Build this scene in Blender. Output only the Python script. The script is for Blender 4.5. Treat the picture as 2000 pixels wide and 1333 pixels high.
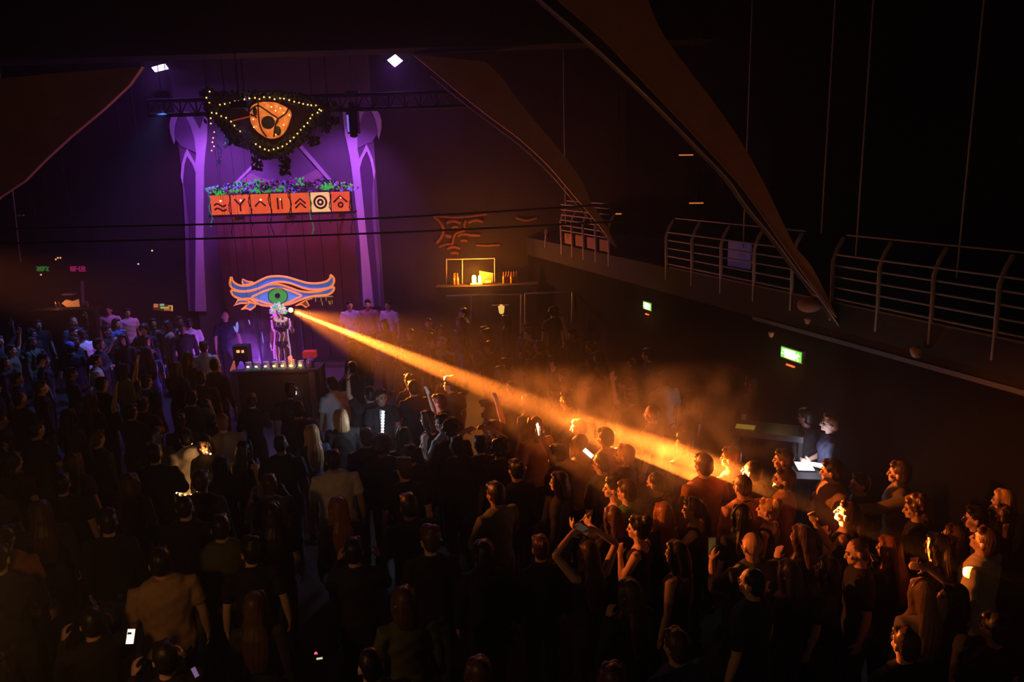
import bpy, bmesh, math, random
import numpy as np
from mathutils import Vector, Matrix

for _o in list(bpy.data.objects):
    bpy.data.objects.remove(_o)
SC = bpy.context.scene
COL = SC.collection
RNG = random.Random(7)
R = math.radians

# ------------------------------------------------------------------ camera, view, world
F = 1500.0
CAM = Vector((0, 0, 4.9))
CROT = Matrix.Rotation(R(90 - 12.73), 3, 'X') @ Matrix.Rotation(R(-1.72), 3, 'Z')
cam_data = bpy.data.cameras.new('camera')
cam_data.sensor_width = 36.0
cam_data.lens = 27.0
cam_data.clip_end = 200
cam = bpy.data.objects.new('camera', cam_data)
cam.matrix_world = Matrix.Translation(CAM) @ CROT.to_4x4()
COL.objects.link(cam)
SC.camera = cam
SC.view_settings.view_transform = 'Standard'
SC.view_settings.look = 'None'
SC.view_settings.exposure = 0.0
SC.view_settings.gamma = 1.0
SC.view_settings.use_curve_mapping = False
cy = SC.cycles
cy.max_bounces = 3
cy.diffuse_bounces = 2
cy.glossy_bounces = 1
cy.transmission_bounces = 2
cy.volume_bounces = 0
cy.transparent_max_bounces = 6
cy.sample_clamp_indirect = 2.0
cy.caustics_reflective = False
cy.caustics_refractive = False
cy.volume_step_rate = 2.0
cy.volume_max_steps = 128

world = bpy.data.worlds.new('world')
SC.world = world
world.use_nodes = True
world.node_tree.nodes['Background'].inputs[0].default_value = (1.0, 0.68, 0.45, 1)
world.node_tree.nodes['Background'].inputs[1].default_value = 0.024


def ray(px, py):
    v = CROT @ Vector(((px - 1000) / F, -(py - 666.5) / F, -1))
    return v.normalized()


def PZ(px, py, z):
    v = ray(px, py)
    return CAM + v * ((z - CAM.z) / v.z)


def PD(px, py, d):
    v = ray(px, py)
    return CAM + v * (d / v.y)


WX0, WD0, WK = 3.86, 10.6, -0.339


def wall_x(d):
    return WX0 + (d - WD0) * WK


def PW(px, py, off=0.0):
    """point on the right wall plane"""
    v = ray(px, py)
    t = (WX0 - off - WD0 * WK) / (v.x - WK * v.y)
    return CAM + v * t


# ------------------------------------------------------------------ lights
def spot(name, loc, target, watts, col, angle, blend, radius=0.03):
    d = bpy.data.lights.new(name, 'SPOT')
    d.energy = watts
    d.color = col
    d.spot_size = R(angle)
    d.spot_blend = blend
    d.shadow_soft_size = radius
    o = bpy.data.objects.new(name, d)
    o.location = loc
    o.rotation_euler = (Vector(target) - Vector(loc)).to_track_quat('-Z', 'Y').to_euler()
    COL.objects.link(o)
    return o


def point(name, loc, watts, col, radius=0.05):
    d = bpy.data.lights.new(name, 'POINT')
    d.energy = watts
    d.color = col
    d.shadow_soft_size = radius
    o = bpy.data.objects.new(name, d)
    o.location = loc
    COL.objects.link(o)
    return o


TORCH = PD(568, 606, 15.3)
BEAM_END = PZ(1425, 948, 1.5)
ORANGE = (1.0, 0.33, 0.045)
# narrow beam of the hand-held light and its wide spill over the crowd
TDIR = (BEAM_END - TORCH).normalized()
spot('torch_beam_core', TORCH + TDIR * .062, BEAM_END, 2000000, (1.0, 0.21, 0.022), 3.2, 0.6, 0.02)
spot('torch_beam_spill', TORCH + TDIR * .062, PZ(1640, 1010, 1.7), 24000, (1.0, 0.20, 0.022), 20, 1.0, 0.05)
FLOOD_A = PD(312, 133, 19.0)
FLOOD_B = PD(771, 119, 19.0)
VIOLET = (0.42, 0.10, 1.0)
for nm, p in (('flood_light_glow_a', FLOOD_A), ('flood_light_glow_b', FLOOD_B)):
    d = bpy.data.lights.new(nm, 'AREA')
    d.shape = 'RECTANGLE'
    d.size, d.size_y = 0.34, 0.2
    d.energy = 32
    d.color = VIOLET
    o = bpy.data.objects.new(nm, d)
    o.location = p + Vector((0, -0.02, -0.06))
    o.rotation_euler = Vector((0.05, -0.1, -1)).to_track_quat('-Z', 'Y').to_euler()
    COL.objects.link(o)
# added ultraviolet cannons on the truss throwing blue-violet over stage and crowd
UVL = PD(480, 212, 17.4)
spot('added_uv_over_crowd', UVL, (-5.6, 11.5, 1.2), 11000, (0.09, 0.27, 1.0), 78, 1.0, 0.15)
for _i, _x in enumerate((405, 690)):
    spot('added_uv_on_wall', PD(_x, 196, 18.4), PD(_x * .9 + 55, 420, 20.4), 620, (0.48, 0.11, 1.0), 84, 0.75, 0.2)
spot('added_uv_on_stage', PD(470, 220, 15.0), (-4.9, 16.0, 1.6), 1300, (0.50, 0.16, 1.0), 40, 0.9, 0.1)
FILL_SPOT = Vector((-7.6, 8.2, 4.6))
spot('added_orange_spot', FILL_SPOT + (Vector((3.3, 6.9, 1.5)) - FILL_SPOT).normalized() * .15, (3.3, 6.9, 1.5), 5600, (1.0, 0.20, 0.025), 19, 0.9, 0.05)  # added spot outside the frame, lights the faces on the right
FILL_LAMP = Vector((-3.0, 3.3, 2.95))
point('added_pendant_glow', FILL_LAMP + Vector((0, .12, -.08)), 32, (1.0, .42, .12), .12)  # added warm fill on the backs of the lower left rows
spot('added_uv_left_crowd', PD(318, 212, 17.5), (-9.6, 16.2, 1.0), 1500, (0.10, 0.24, 1.0), 62, 1.0, 0.1)

# ------------------------------------------------------------------ materials
MATS = {}


def mat(name, col, rough=0.7, metal=0.0, emit=None, strength=0.0, var=0.12, scale=9.0, bump=0.0, spec=0.4):
    if name in MATS:
        return MATS[name]
    m = bpy.data.materials.new(name)
    m.use_nodes = True
    nt = m.node_tree
    b = nt.nodes['Principled BSDF']
    b.inputs['Roughness'].default_value = rough
    b.inputs['Metallic'].default_value = metal
    b.inputs['Specular IOR Level'].default_value = spec
    c = (*col, 1)
    if var > 0:
        tc = nt.nodes.new('ShaderNodeTexCoord')
        n = nt.nodes.new('ShaderNodeTexNoise')
        n.inputs['Scale'].default_value = scale
        n.inputs['Detail'].default_value = 4
        mx = nt.nodes.new('ShaderNodeMix')
        mx.data_type = 'RGBA'
        mx.inputs['A'].default_value = tuple(max(0, x * (1 - var)) for x in col) + (1,)
        mx.inputs['B'].default_value = tuple(min(1, x * (1 + var)) for x in col) + (1,)
        nt.links.new(tc.outputs['Object'], n.inputs['Vector'])
        nt.links.new(n.outputs['Fac'], mx.inputs['Factor'])
        nt.links.new(mx.outputs['Result'], b.inputs['Base Color'])
        if bump > 0:
            bp = nt.nodes.new('ShaderNodeBump')
            bp.inputs['Strength'].default_value = bump
            bp.inputs['Distance'].default_value = 0.02
            nt.links.new(n.outputs['Fac'], bp.inputs['Height'])
            nt.links.new(bp.outputs['Normal'], b.inputs['Normal'])
    else:
        b.inputs['Base Color'].default_value = c
    if emit:
        b.inputs['Emission Color'].default_value = (*emit, 1)
        b.inputs['Emission Strength'].default_value = strength
        if strength < 30:
            m.cycles.emission_sampling = 'NONE'
    MATS[name] = m
    return m


# ------------------------------------------------------------------ objects
def link(name, me, parent=None, m=None):
    o = bpy.data.objects.new(name, me)
    COL.objects.link(o)
    if parent is not None:
        o.parent = parent
        o.matrix_parent_inverse = Matrix.Identity(4)
        if parent.type == 'EMPTY' and parent.get('_w'):
            o.matrix_parent_inverse = parent.matrix_world.inverted()
        elif parent.parent is not None and parent.parent.get('_w'):
            pass
    if m is not None and me is not None and not me.materials:
        me.materials.append(m)
    return o


def empty(name, label, cat, loc=(0, 0, 0), group=None, world_parts=True):
    """an Empty at the base of a thing; with world_parts its children are written in world coordinates"""
    o = bpy.data.objects.new(name, None)
    o.empty_display_size = 0.1
    o.location = loc
    COL.objects.link(o)
    o.matrix_world = Matrix.Translation(loc)
    o['label'] = label
    o['category'] = cat
    if group:
        o['group'] = group
    if world_parts:
        o['_w'] = 1
    return o


def tag(o, label, cat, group=None, kind=None):
    o['label'] = label
    o['category'] = cat
    if group:
        o['group'] = group
    if kind:
        o['kind'] = kind
    return o


class MB:
    """collects shapes into one mesh"""

    def __init__(self):
        self.v = []
        self.f = []

    def add(self, V, Fc):
        n = len(self.v)
        self.v.extend([tuple(p) for p in V])
        self.f.extend([tuple(i + n for i in q) for q in Fc])
        return self

    def box(self, c, s, rz=0.0, rot=None):
        c = Vector(c)
        m = rot if rot is not None else Matrix.Rotation(rz, 3, 'Z')
        hx, hy, hz = s[0] / 2, s[1] / 2, s[2] / 2
        V = [c + m @ Vector((x * hx, y * hy, z * hz)) for x in (-1, 1) for y in (-1, 1) for z in (-1, 1)]
        Fc = [(0, 1, 3, 2), (4, 6, 7, 5), (0, 4, 5, 1), (2, 3, 7, 6), (0, 2, 6, 4), (1, 5, 7, 3)]
        return self.add(V, Fc)

    def tube(self, pts, rad, n=8, closed=False, up=None):
        """swept tube with domed ends; rad a number or a list of numbers or (a, b) pairs"""
        pts = [Vector(p) for p in pts]
        k = len(pts)
        if not isinstance(rad, (list, tuple)):
            rad = [rad] * k
        rad = [(r, r) if not isinstance(r, (list, tuple)) else r for r in rad]
        rings = []
        ref = Vector(up) if up is not None else None
        prev = None
        for i, p in enumerate(pts):
            if closed:
                t = pts[(i + 1) % k] - pts[i - 1]
            else:
                t = pts[min(i + 1, k - 1)] - pts[max(i - 1, 0)]
            t.normalize()
            if ref is None:
                if prev is None:
                    a = Vector((0, 0, 1)) if abs(t.z) < 0.9 else Vector((1, 0, 0))
                else:
                    a = prev
            else:
                a = ref
            u = (a - t * a.dot(t))
            if u.length < 1e-6:
                u = t.orthogonal()
            u.normalize()
            w = t.cross(u)
            prev = u
            rings.append((p, t, u, w, rad[i]))
        if not closed:
            p, t, u, w, r = rings[0]
            m0 = min(r)
            pre = [(p - t * m0 * 0.55, t, u, w, (r[0] * 0.55, r[1] * 0.55)), (p - t * m0 * 0.3, t, u, w, (r[0] * 0.82, r[1] * 0.82))]
            p, t, u, w, r = rings[-1]
            m0 = min(r)
            post = [(p + t * m0 * 0.3, t, u, w, (r[0] * 0.82, r[1] * 0.82)), (p + t * m0 * 0.55, t, u, w, (r[0] * 0.55, r[1] * 0.55))]
            rings = pre + rings + post
        V = []
        for p, t, u, w, r in rings:
            for j in range(n):
                a = 2 * math.pi * j / n
                V.append(p + u * (r[0] * math.cos(a)) + w * (r[1] * math.sin(a)))
        Fc = []
        m = len(rings)
        for i in range(m if closed else m - 1):
            i2 = (i + 1) % m
            for j in range(n):
                j2 = (j + 1) % n
                Fc.append((i * n + j, i * n + j2, i2 * n + j2, i2 * n + j))
        if not closed:
            Fc.append(tuple(range(n - 1, -1, -1)))
            Fc.append(tuple((m - 1) * n + j for j in range(n)))
        return self.add(V, Fc)

    def ell(self, c, r, rot=None, nu=14, nv=9):
        c = Vector(c)
        m = rot if rot is not None else Matrix.Identity(3)
        V = [c + m @ Vector((0, 0, r[2]))]
        for i in range(1, nv):
            th = math.pi * i / nv
            for j in range(nu):
                a = 2 * math.pi * j / nu
                V.append(c + m @ Vector((r[0] * math.sin(th) * math.cos(a), r[1] * math.sin(th) * math.sin(a), r[2] * math.cos(th))))
        V.append(c + m @ Vector((0, 0, -r[2])))
        Fc = [(0, 1 + j, 1 + (j + 1) % nu) for j in range(nu)]
        for i in range(nv - 2):
            for j in range(nu):
                a = 1 + i * nu + j
                b = 1 + i * nu + (j + 1) % nu
                Fc.append((a, a + nu, b + nu, b))
        L = len(V) - 1
        Fc += [(L, 1 + (nv - 2) * nu + (j + 1) % nu, 1 + (nv - 2) * nu + j) for j in range(nu)]
        return self.add(V, Fc)

    def slab(self, pts, thick):
        """planar polygon (world points) thickened along +y"""
        n = len(pts)
        pts = [Vector(p) for p in pts]
        ar = sum(pts[i].x * pts[(i + 1) % n].z - pts[(i + 1) % n].x * pts[i].z for i in range(n))
        if ar < 0:
            pts.reverse()
        V = pts + [p + Vector((0, thick, 0)) for p in pts]
        Fc = [tuple(range(n)), tuple(range(2 * n - 1, n - 1, -1))]
        for i in range(n):
            j = (i + 1) % n
            Fc.append((j, i, i + n, j + n))
        return self.add(V, Fc)

    def mesh(self, name, smooth=False, tri=False):
        me = bpy.data.meshes.new(name)
        me.from_pydata([tuple(p) for p in self.v], [], self.f)
        if tri:
            bm = bmesh.new()
            bm.from_mesh(me)
            bmesh.ops.triangulate(bm, faces=bm.faces[:], ngon_method='EAR_CLIP')
            bmesh.ops.recalc_face_normals(bm, faces=bm.faces[:])
            bm.to_mesh(me)
            bm.free()
        if smooth:
            me.shade_smooth()
        me.update()
        return me

    def build(self, name, m, parent=None, smooth=False, tri=False):
        return link(name, self.mesh(name, smooth, tri), parent, m)


def smooth_poly(pts, n=5, closed=True):
    """Catmull-Rom through 2D points"""
    out = []
    k = len(pts)
    rngk = range(k) if closed else range(k - 1)
    for i in rngk:
        if closed:
            p0, p1, p2, p3 = pts[i - 1], pts[i], pts[(i + 1) % k], pts[(i + 2) % k]
        else:
            p0, p1, p2, p3 = pts[max(i - 1, 0)], pts[i], pts[i + 1], pts[min(i + 2, k - 1)]
        for s in range(n):
            t = s / n
            out.append(tuple(0.5 * (2 * p1[a] + (p2[a] - p0[a]) * t + (2 * p0[a] - 5 * p1[a] + 4 * p2[a] - p3[a]) * t * t
                                    + (3 * p1[a] - p0[a] - 3 * p2[a] + p3[a]) * t ** 3) for a in (0, 1)))
    if not closed:
        out.append(pts[-1])
    return out


def remesh(mb, voxel, smooth=3, name='body'):
    """fuse overlapping closed shapes into one continuous skin"""
    me = mb.mesh('tmp')
    o = bpy.data.objects.new('tmp', me)
    COL.objects.link(o)
    md = o.modifiers.new('r', 'REMESH')
    md.mode = 'VOXEL'
    md.voxel_size = voxel
    md.use_smooth_shade = True
    if smooth:
        s = o.modifiers.new('s', 'SMOOTH')
        s.factor = 0.5
        s.iterations = smooth
    ev = o.evaluated_get(bpy.context.evaluated_depsgraph_get())
    out = bpy.data.meshes.new_from_object(ev)
    out.name = name
    bpy.data.objects.remove(o)
    bpy.data.meshes.remove(me)
    return out


# ------------------------------------------------------------------ people
def frame_rot(lean, side, twist):
    return Matrix.Rotation(twist, 3, 'Z') @ Matrix.Rotation(-lean, 3, 'X') @ Matrix.Rotation(side, 3, 'Y')


# arm presets for the right arm: upper-arm direction, forearm direction, hand direction (x outward, y forward, z up), curl
ARMS = {
    'down': ((.20, -.02, -1), (.10, .22, -1), (.02, .25, -1), .5),
    'hip': ((.62, -.2, -.9), (-.55, .35, -.6), (-.9, .2, -.3), .3),
    'fold': ((.28, .3, -1), (-.95, .38, .02), (-1, .1, .08), .4),
    'chest': ((.28, .25, -1), (-.45, .75, .38), (-.5, .7, .5), .8),
    'phone': ((.22, .62, -.75), (-.28, .5, .85), (-.25, .4, 1), 1.0),
    'face': ((.22, .45, -.9), (-.38, .30, 1), (-.45, .05, 1), .7),
    'chin': ((.15, .42, -.95), (-.36, .22, 1), (-.5, .2, .8), 1.1),
    'raise': ((.35, .72, .42), (.02, .62, 1), (.0, .35, 1), .9),
    'high': ((.45, .25, .9), (-.12, .25, 1), (-.1, .2, 1), .4),
    'reach': ((.15, .9, -.35), (-.02, 1, .02), (0, 1, -.05), .6),
    'desk': ((.15, .15, -1), (-.62, .7, -.05), (-.6, .7, 0), .3),
    'tray': ((.2, .1, -1), (-.18, 1, .04), (-.1, 1, .05), .2),
    'hug': ((.65, .5, -.5), (.1, .95, .15), (-.5, .8, .1), .4),
    'overhead': ((.55, .3, .75), (-.75, .25, .6), (-.9, .1, .2), .5),
}


class Rig:
    def __init__(s, k):
        """k: dict(height, fem, lean, side, twist, hyaw, hpitch, hroll, arms=(right, left))"""
        s.k = k
        h = s.h = k.get('height', 1.75) / 1.755
        s.T = frame_rot(R(k.get('lean', 0)), R(k.get('side', 0)), R(k.get('twist', 0)))
        s.piv = Vector((0, 0, 0.95))
        s.sw = 0.165 if k.get('fem') else 0.19
        s.w = k.get('bulk', 1.0) * (0.9 if k.get('fem') else 1.0)

    def tp(s, p):
        return (s.T @ (Vector(p) - s.piv) + s.piv) * s.h

    def headm(s):
        k = s.k
        return s.T @ Matrix.Rotation(R(k.get('hyaw', 0)), 3, 'Z') @ Matrix.Rotation(R(k.get('hpitch', 0)), 3, 'X') @ Matrix.Rotation(R(k.get('hroll', 0)), 3, 'Y')

    def hp(s, p):
        return s.tp((0, 0.012, 1.535)) + (s.headm() @ Vector(p)) * s.h

    def torso(s, grow, z0=0.84, z1=1.5, top=True):
        w = s.w
        f = s.k.get('fem')
        prof = [(.82, .16, .11, -.01), (.88, .172, .122, -.012), (.96, .168, .122, -.01), (1.06, .146, .108, 0), (1.12, .146, .106, .004),
                (1.22, .16, .113, .006), (1.32, .175, .122, .006), (1.38, .178, .117, 0), (1.43, .172, .10, -.008), (1.462, .14, .082, -.012),
                (1.49, .085, .064, -.01)]
        if f:
            prof = [(z, x * (.93 if z > 1.2 else (.88 if z > 1 else 1.03)), y, o) for z, x, y, o in prof]
        pts, rad = [], []
        for z, x, y, o in prof:
            if z0 <= z <= z1:
                pts.append(s.tp((0, o, z)))
                rad.append(((x * w + grow) * s.h, (y * w + grow) * s.h))
        return pts, rad

    def arm(s, side):
        ua, fa, ha, curl = ARMS[s.k.get('arms', ('down', 'down'))[0 if side > 0 else 1]]
        fx = lambda d: s.T @ Vector((d[0] * side, d[1], d[2])).normalized()
        sh = s.tp((side * s.sw * (0.5 + 0.5 * s.w), -.012, 1.425))
        u, f, hd = fx(ua), fx(fa), fx(ha)
        el = sh + u * .285 * s.h
        wr = el + f * .25 * s.h
        return sh, el, wr, u, f, hd, curl

    def legs(s, side):
        st = s.k.get('stance', 0.10)
        return [Vector((side * .09, -.01, .88)) * s.h, Vector((side * st, .02, .50)) * s.h, Vector((side * st, -.025, .09)) * s.h]


def body_mesh(k, voxel):
    s = Rig(k)
    h = s.h
    mb = MB()
    up = s.T @ Vector((1, 0, 0))
    p, r = s.torso(-0.008)
    mb.tube(p, r, 16, up=up)
    mb.tube([s.tp((0, -.012, 1.44)), s.tp((0, -.002, 1.5)), s.hp((0, 0.0, .05))], [.066 * h, .054 * h, .055 * h], 12)
    # head
    H = s.headm()
    E = lambda c, rr: mb.ell(s.hp(c), tuple(x * h for x in rr), H)
    E((0, -.006, .125), (.075, .095, .098))
    E((0, .028, .085), (.062, .062, .085))
    E((0, .042, .033), (.046, .046, .036))
    E((0, .078, .017), (.021, .018, .018))
    E((0, .083, .122), (.052, .014, .012))
    E((.04, .062, .075), (.022, .022, .022))
    E((-.04, .062, .075), (.022, .022, .022))
    E((0, .088, .041), (.023, .012, .006))
    E((0, .086, .030), (.020, .012, .007))
    for e in (-1, 1):
        E((e * .078, -.008, .088), (.010, .019, .032))
    mb.tube([s.hp((0, .086, .112)), s.hp((0, .104, .085)), s.hp((0, .110, .070)), s.hp((0, .09, .062))], [.009 * h, .012 * h, .016 * h, .012 * h], 8)
    # arms and hands
    for side in (1, -1):
        sh, el, wr, u, f, hd, curl = s.arm(side)
        g = .9 if k.get('fem') else 1.0
        mb.tube([s.tp((side * .10, -.01, 1.41)), sh, sh + u * .11 * h, sh + u * .2 * h, el], [.055 * h, .056 * h * g, .05 * h * g, .044 * h * g, .038 * h * g], 10)
        mb.tube([el, el + f * .07 * h, wr], [.038 * h * g, .04 * h * g, .026 * h * g], 10)
        n = s.T @ Vector((-side, 0.25, 0.1))
        n = (n - hd * n.dot(hd)).normalized()
        lat = (hd.cross(n) * side).normalized()
        hs = h * (.92 if k.get('fem') else 1.0)
        pr = Matrix((lat, n, hd)).transposed()
        mb.ell(wr + hd * .045 * hs, (.041 * hs, .016 * hs, .055 * hs), pr)
        for i in range(4):
            b = wr + hd * .085 * hs + lat * (-.031 + .0207 * i) * hs
            L = (.058, .074, .08, .07)[i] * hs
            c1 = curl * (.55 + .08 * (3 - i))
            d1 = (hd * math.cos(c1) + n * math.sin(c1)).normalized()
            d2 = (hd * math.cos(c1 * 2.1) + n * math.sin(c1 * 2.1)).normalized()
            mb.tube([b, b + d1 * L * .5, b + d1 * L * .5 + d2 * L * .5], [.0098 * hs, .009 * hs, .0075 * hs], 6)
        tb = wr + hd * .02 * hs + lat * .028 * hs
        td = (hd * .75 + lat * .6 + n * (.25 + .3 * curl)).normalized()
        mb.tube([tb, tb + td * .04 * hs, tb + (td + hd * .25).normalized() * .072 * hs], [.013 * hs, .0115 * hs, .009 * hs], 6)
    for side in (1, -1):
        a, b, c = s.legs(side)
        mb.tube([a, a.lerp(b, .4), b, b.lerp(c, .35), c, c + Vector((0, 0.02, -.03)) * h], [.082 * h, .076 * h, .055 * h, .055 * h, .04 * h, .036 * h], 10)
        mb.ell(c + Vector((0, .06, -.055)) * h, (.045 * h, .12 * h, .033 * h))
    me = remesh(mb, voxel, 2)
    # eye sockets pressed into the face, mouth line
    n = len(me.vertices)
    co = np.empty(n * 3, np.float32)
    me.vertices.foreach_get('co', co)
    co = co.reshape(-1, 3)
    back = np.array(H @ Vector((0, -1, 0)))
    for c, amt, sg in (((.031, .088, .099), .011, .013), ((-.031, .088, .099), .011, .013), ((.012, .098, .0355), .004, .006), ((-.012, .098, .0355), .004, .006)):
        q = np.array(s.hp(c))
        w = np.exp(-((co - q) ** 2).sum(1) / (2 * (sg * h) ** 2))
        co += back[None, :] * (w * amt * h)[:, None]
    me.vertices.foreach_set('co', co.ravel())
    me.update()
    return me


def wrinkle(me, amp, seed):
    n = len(me.vertices)
    co = np.empty(n * 3, np.float32)
    nr = np.empty(n * 3, np.float32)
    me.vertices.foreach_get('co', co)
    me.vertices.foreach_get('normal', nr)
    co = co.reshape(-1, 3)
    nr = nr.reshape(-1, 3)
    x, y, z = co.T
    a = np.sin(34 * z + 9 * x + 5 * np.sin(11 * x + seed)) * np.sin(17 * x + 13 * y + 7 * z + seed * 1.7) + .5 * np.sin(51 * z - 23 * x + 19 * y + seed)
    co += nr * (a * amp)[:, None]
    me.vertices.foreach_set('co', co.ravel())
    me.update()


def shirt_mesh(k, voxel, sleeve):
    s = Rig(k)
    h = s.h
    mb = MB()
    p, r = s.torso(.012, z0=.87 if not k.get('crop') else 1.05, z1=1.47 if sleeve != 'tank' else 1.39)
    mb.tube(p, r, 18, up=s.T @ Vector((1, 0, 0)))
    if sleeve == 'tank':
        for e in (-1, 1):
            mb.tube([s.tp((e * .085, .09, 1.36)), s.tp((e * .09, .03, 1.455)), s.tp((e * .09, -.04, 1.455)), s.tp((e * .085, -.09, 1.37))], .03 * h, 6)
    else:
        mb.tube([s.tp((0, -.012, 1.44)), s.tp((0, -.006, 1.492))], [.09 * h, .066 * h], 12)
        for side in (1, -1):
            sh, el, wr, u, f, hd, c = s.arm(side)
            cap = [s.tp((side * .10, -.012, 1.405)), sh]
            if sleeve == 'short':
                mb.tube(cap + [sh + u * .12 * h, sh + u * .19 * h], [.07 * h, .072 * h, .068 * h, .068 * h], 10)
            else:
                e2 = sh + u * .285 * h
                mb.tube(cap + [sh + u * .14 * h, e2], [.07 * h, .07 * h, .064 * h, .056 * h], 10)
                mb.tube([e2, e2 + f * .09 * h, wr - f * .01 * h], [.056 * h, .054 * h, .042 * h], 10)
    if sleeve == 'hood':
        mb.ell(s.tp((0, -.11, 1.44)), (.13 * h, .07 * h, .10 * h), s.T)
    me = remesh(mb, voxel, 3)
    wrinkle(me, .0045, hash(sleeve) % 7 + k.get('lean', 0))
    return me


def trouser_mesh(k, voxel):
    s = Rig(k)
    h = s.h
    mb = MB()
    p, r = s.torso(.009, z0=.82, z1=.97)
    mb.tube(p, r, 14, up=s.T @ Vector((1, 0, 0)))
    for side in (1, -1):
        a, b, c = s.legs(side)
        mb.tube([a, a.lerp(b, .4), b, b.lerp(c, .4), c + Vector((0, 0, .0))], [.096 * h, .09 * h, .072 * h, .068 * h, .058 * h], 10)
    me = remesh(mb, voxel, 3)
    wrinkle(me, .004, 3)
    return me


def shoe_mesh(k, side):
    s = Rig(k)
    h = s.h
    mb = MB()
    if True:
        c = s.legs(side)[2]
        mb.ell(Vector((c.x, c.y + .07 * h, .045 * h)), (.052 * h, .14 * h, .045 * h))
        mb.box((c.x, c.y + .065 * h, .015 * h), (.09 * h, .26 * h, .03 * h))
    return remesh(mb, .02, 1, 'shoe')


def hair_mesh(k, kind, voxel):
    s = Rig(k)
    h = s.h
    mb = MB()
    H = s.headm()
    E = lambda c, rr: mb.ell(s.hp(c), tuple(x * h for x in rr), H)
    T = lambda pts, rad: mb.tube([s.hp(p) for p in pts], [tuple(x * h for x in r) if isinstance(r, tuple) else r * h for r in rad], 10, up=H @ Vector((1, 0, 0)))
    D = lambda pts, rad: mb.tube(pts, [tuple(x * h for x in r) if isinstance(r, tuple) else r * h for r in rad], 10, up=s.T @ Vector((1, 0, 0)))
    if kind == 'buzz':
        E((0, -.016, .137), (.0775, .092, .092))
        E((0, -.045, .085), (.068, .06, .07))
    else:
        E((0, -.018, .142), (.084, .098, .095))
        E((0, -.048, .09), (.078, .066, .085))
        E((.03, .045, .195), (.045, .045, .028))
        E((-.025, .05, .192), (.045, .04, .028))
    if kind == 'tuft':
        E((0, .03, .215), (.055, .07, .035))
        E((.02, -.04, .228), (.06, .06, .03))
    if kind in ('long', 'bob'):
        z = -.06 if kind == 'bob' else -.02
        T([(0, -.06, .13), (0, -.085, .03), (0, -.095, z)], [(.082, .055), (.088, .05), (.085, .045)])
        for e in (-1, 1):
            T([(e * .06, .03, .185), (e * .082, .02, .11), (e * .082, 0, .02), (e * .075, -.03, -.05)], [.028, .03, .03, .028])
        if kind == 'long':
            D([s.hp((0, -.09, .0)), s.tp((0, -.125, 1.42)), s.tp((0, -.15, 1.28)), s.tp((0, -.148, 1.14))], [(.086, .045), (.115, .042), (.11, .034), (.07, .022)])
            for e in (-1, 1):
                D([s.hp((e * .07, -.015, .0)), s.tp((e * .105, .01, 1.455)), s.tp((e * .105, .11, 1.36))], [.032, .034, .02])
    if kind in ('bun', 'updo'):
        E((0, -.11, .19) if kind == 'bun' else (0, -.085, .2), (.042, .04, .042) if kind == 'bun' else (.062, .055, .06))
    if kind == 'tail':
        E((0, -.105, .15), (.03, .03, .03))
        D([s.hp((0, -.12, .14)), s.hp((0, -.145, .04)), s.tp((0, -.15, 1.42)), s.tp((0, -.15, 1.3))], [.028, .034, .03, .014])
    if kind in ('curly', 'afro'):
        rg = random.Random(5)
        q = 1.0 if kind == 'curly' else 1.16
        E((0, -.03, .14), (.1 * q, .105 * q, .108 * q))
        for i in range(60):
            a, b = rg.uniform(0, 6.28), rg.uniform(-.5, 1.3)
            d = Vector((math.cos(a) * math.cos(b), math.sin(a) * math.cos(b), math.sin(b)))
            if d.y > .45 and d.z < .55:
                continue
            c = Vector((0, -.03, .13)) + Vector((d.x * .098, d.y * .105, d.z * .108)) * q
            E(tuple(c), (.026, .026, .024))
        if kind == 'curly':
            T([(0, -.08, .08), (0, -.1, -.04)], [(.1, .06), (.095, .05)])
    me = remesh(mb, voxel, 2)
    n = len(me.vertices)
    co = np.empty(n * 3, np.float32)
    me.vertices.foreach_get('co', co)
    nr = np.empty(n * 3, np.float32)
    me.vertices.foreach_get('normal', nr)
    co = co.reshape(-1, 3)
    nr = nr.reshape(-1, 3)
    c0 = np.array(s.hp((0, 0, .1)))
    ang = np.arctan2(co[:, 0] - c0[0], co[:, 1] - c0[1])
    co += nr * (np.sin(ang * 26 + co[:, 2] * 18) * .0022)[:, None]
    me.vertices.foreach_set('co', co.ravel())
    me.update()
    return me


def eye_mesh(k, e):
    s = Rig(k)
    h = s.h
    return MB().ell(s.hp((e * .031, .078, .099)), (.0125 * h, .0125 * h, .0105 * h), s.headm(), 10, 6).mesh('eye', True)


def brow_mesh(k, e):
    s = Rig(k)
    h = s.h
    return MB().tube([s.hp((e * .016, .098, .121)), s.hp((e * .034, .096, .127)), s.hp((e * .05, .082, .122))], [.004 * h, .005 * h, .003 * h], 6).mesh('eyebrow', True)


def glasses_mesh(k):
    s = Rig(k)
    h = s.h
    mb = MB()
    for e in (-1, 1):
        pts = [s.hp((e * .032 + .024 * math.cos(a), .103, .098 + .019 * math.sin(a))) for a in [i * .5236 for i in range(12)]]
        mb.tube(pts, .0032 * h, 6, closed=True)
        mb.tube([s.hp((e * .056, .10, .102)), s.hp((e * .08, .03, .104)), s.hp((e * .086, -.01, .1))], .003 * h, 6)
    mb.tube([s.hp((-.008, .106, .102)), s.hp((.008, .106, .102))], .003 * h, 6)
    return mb.mesh('glasses', True)


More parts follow.
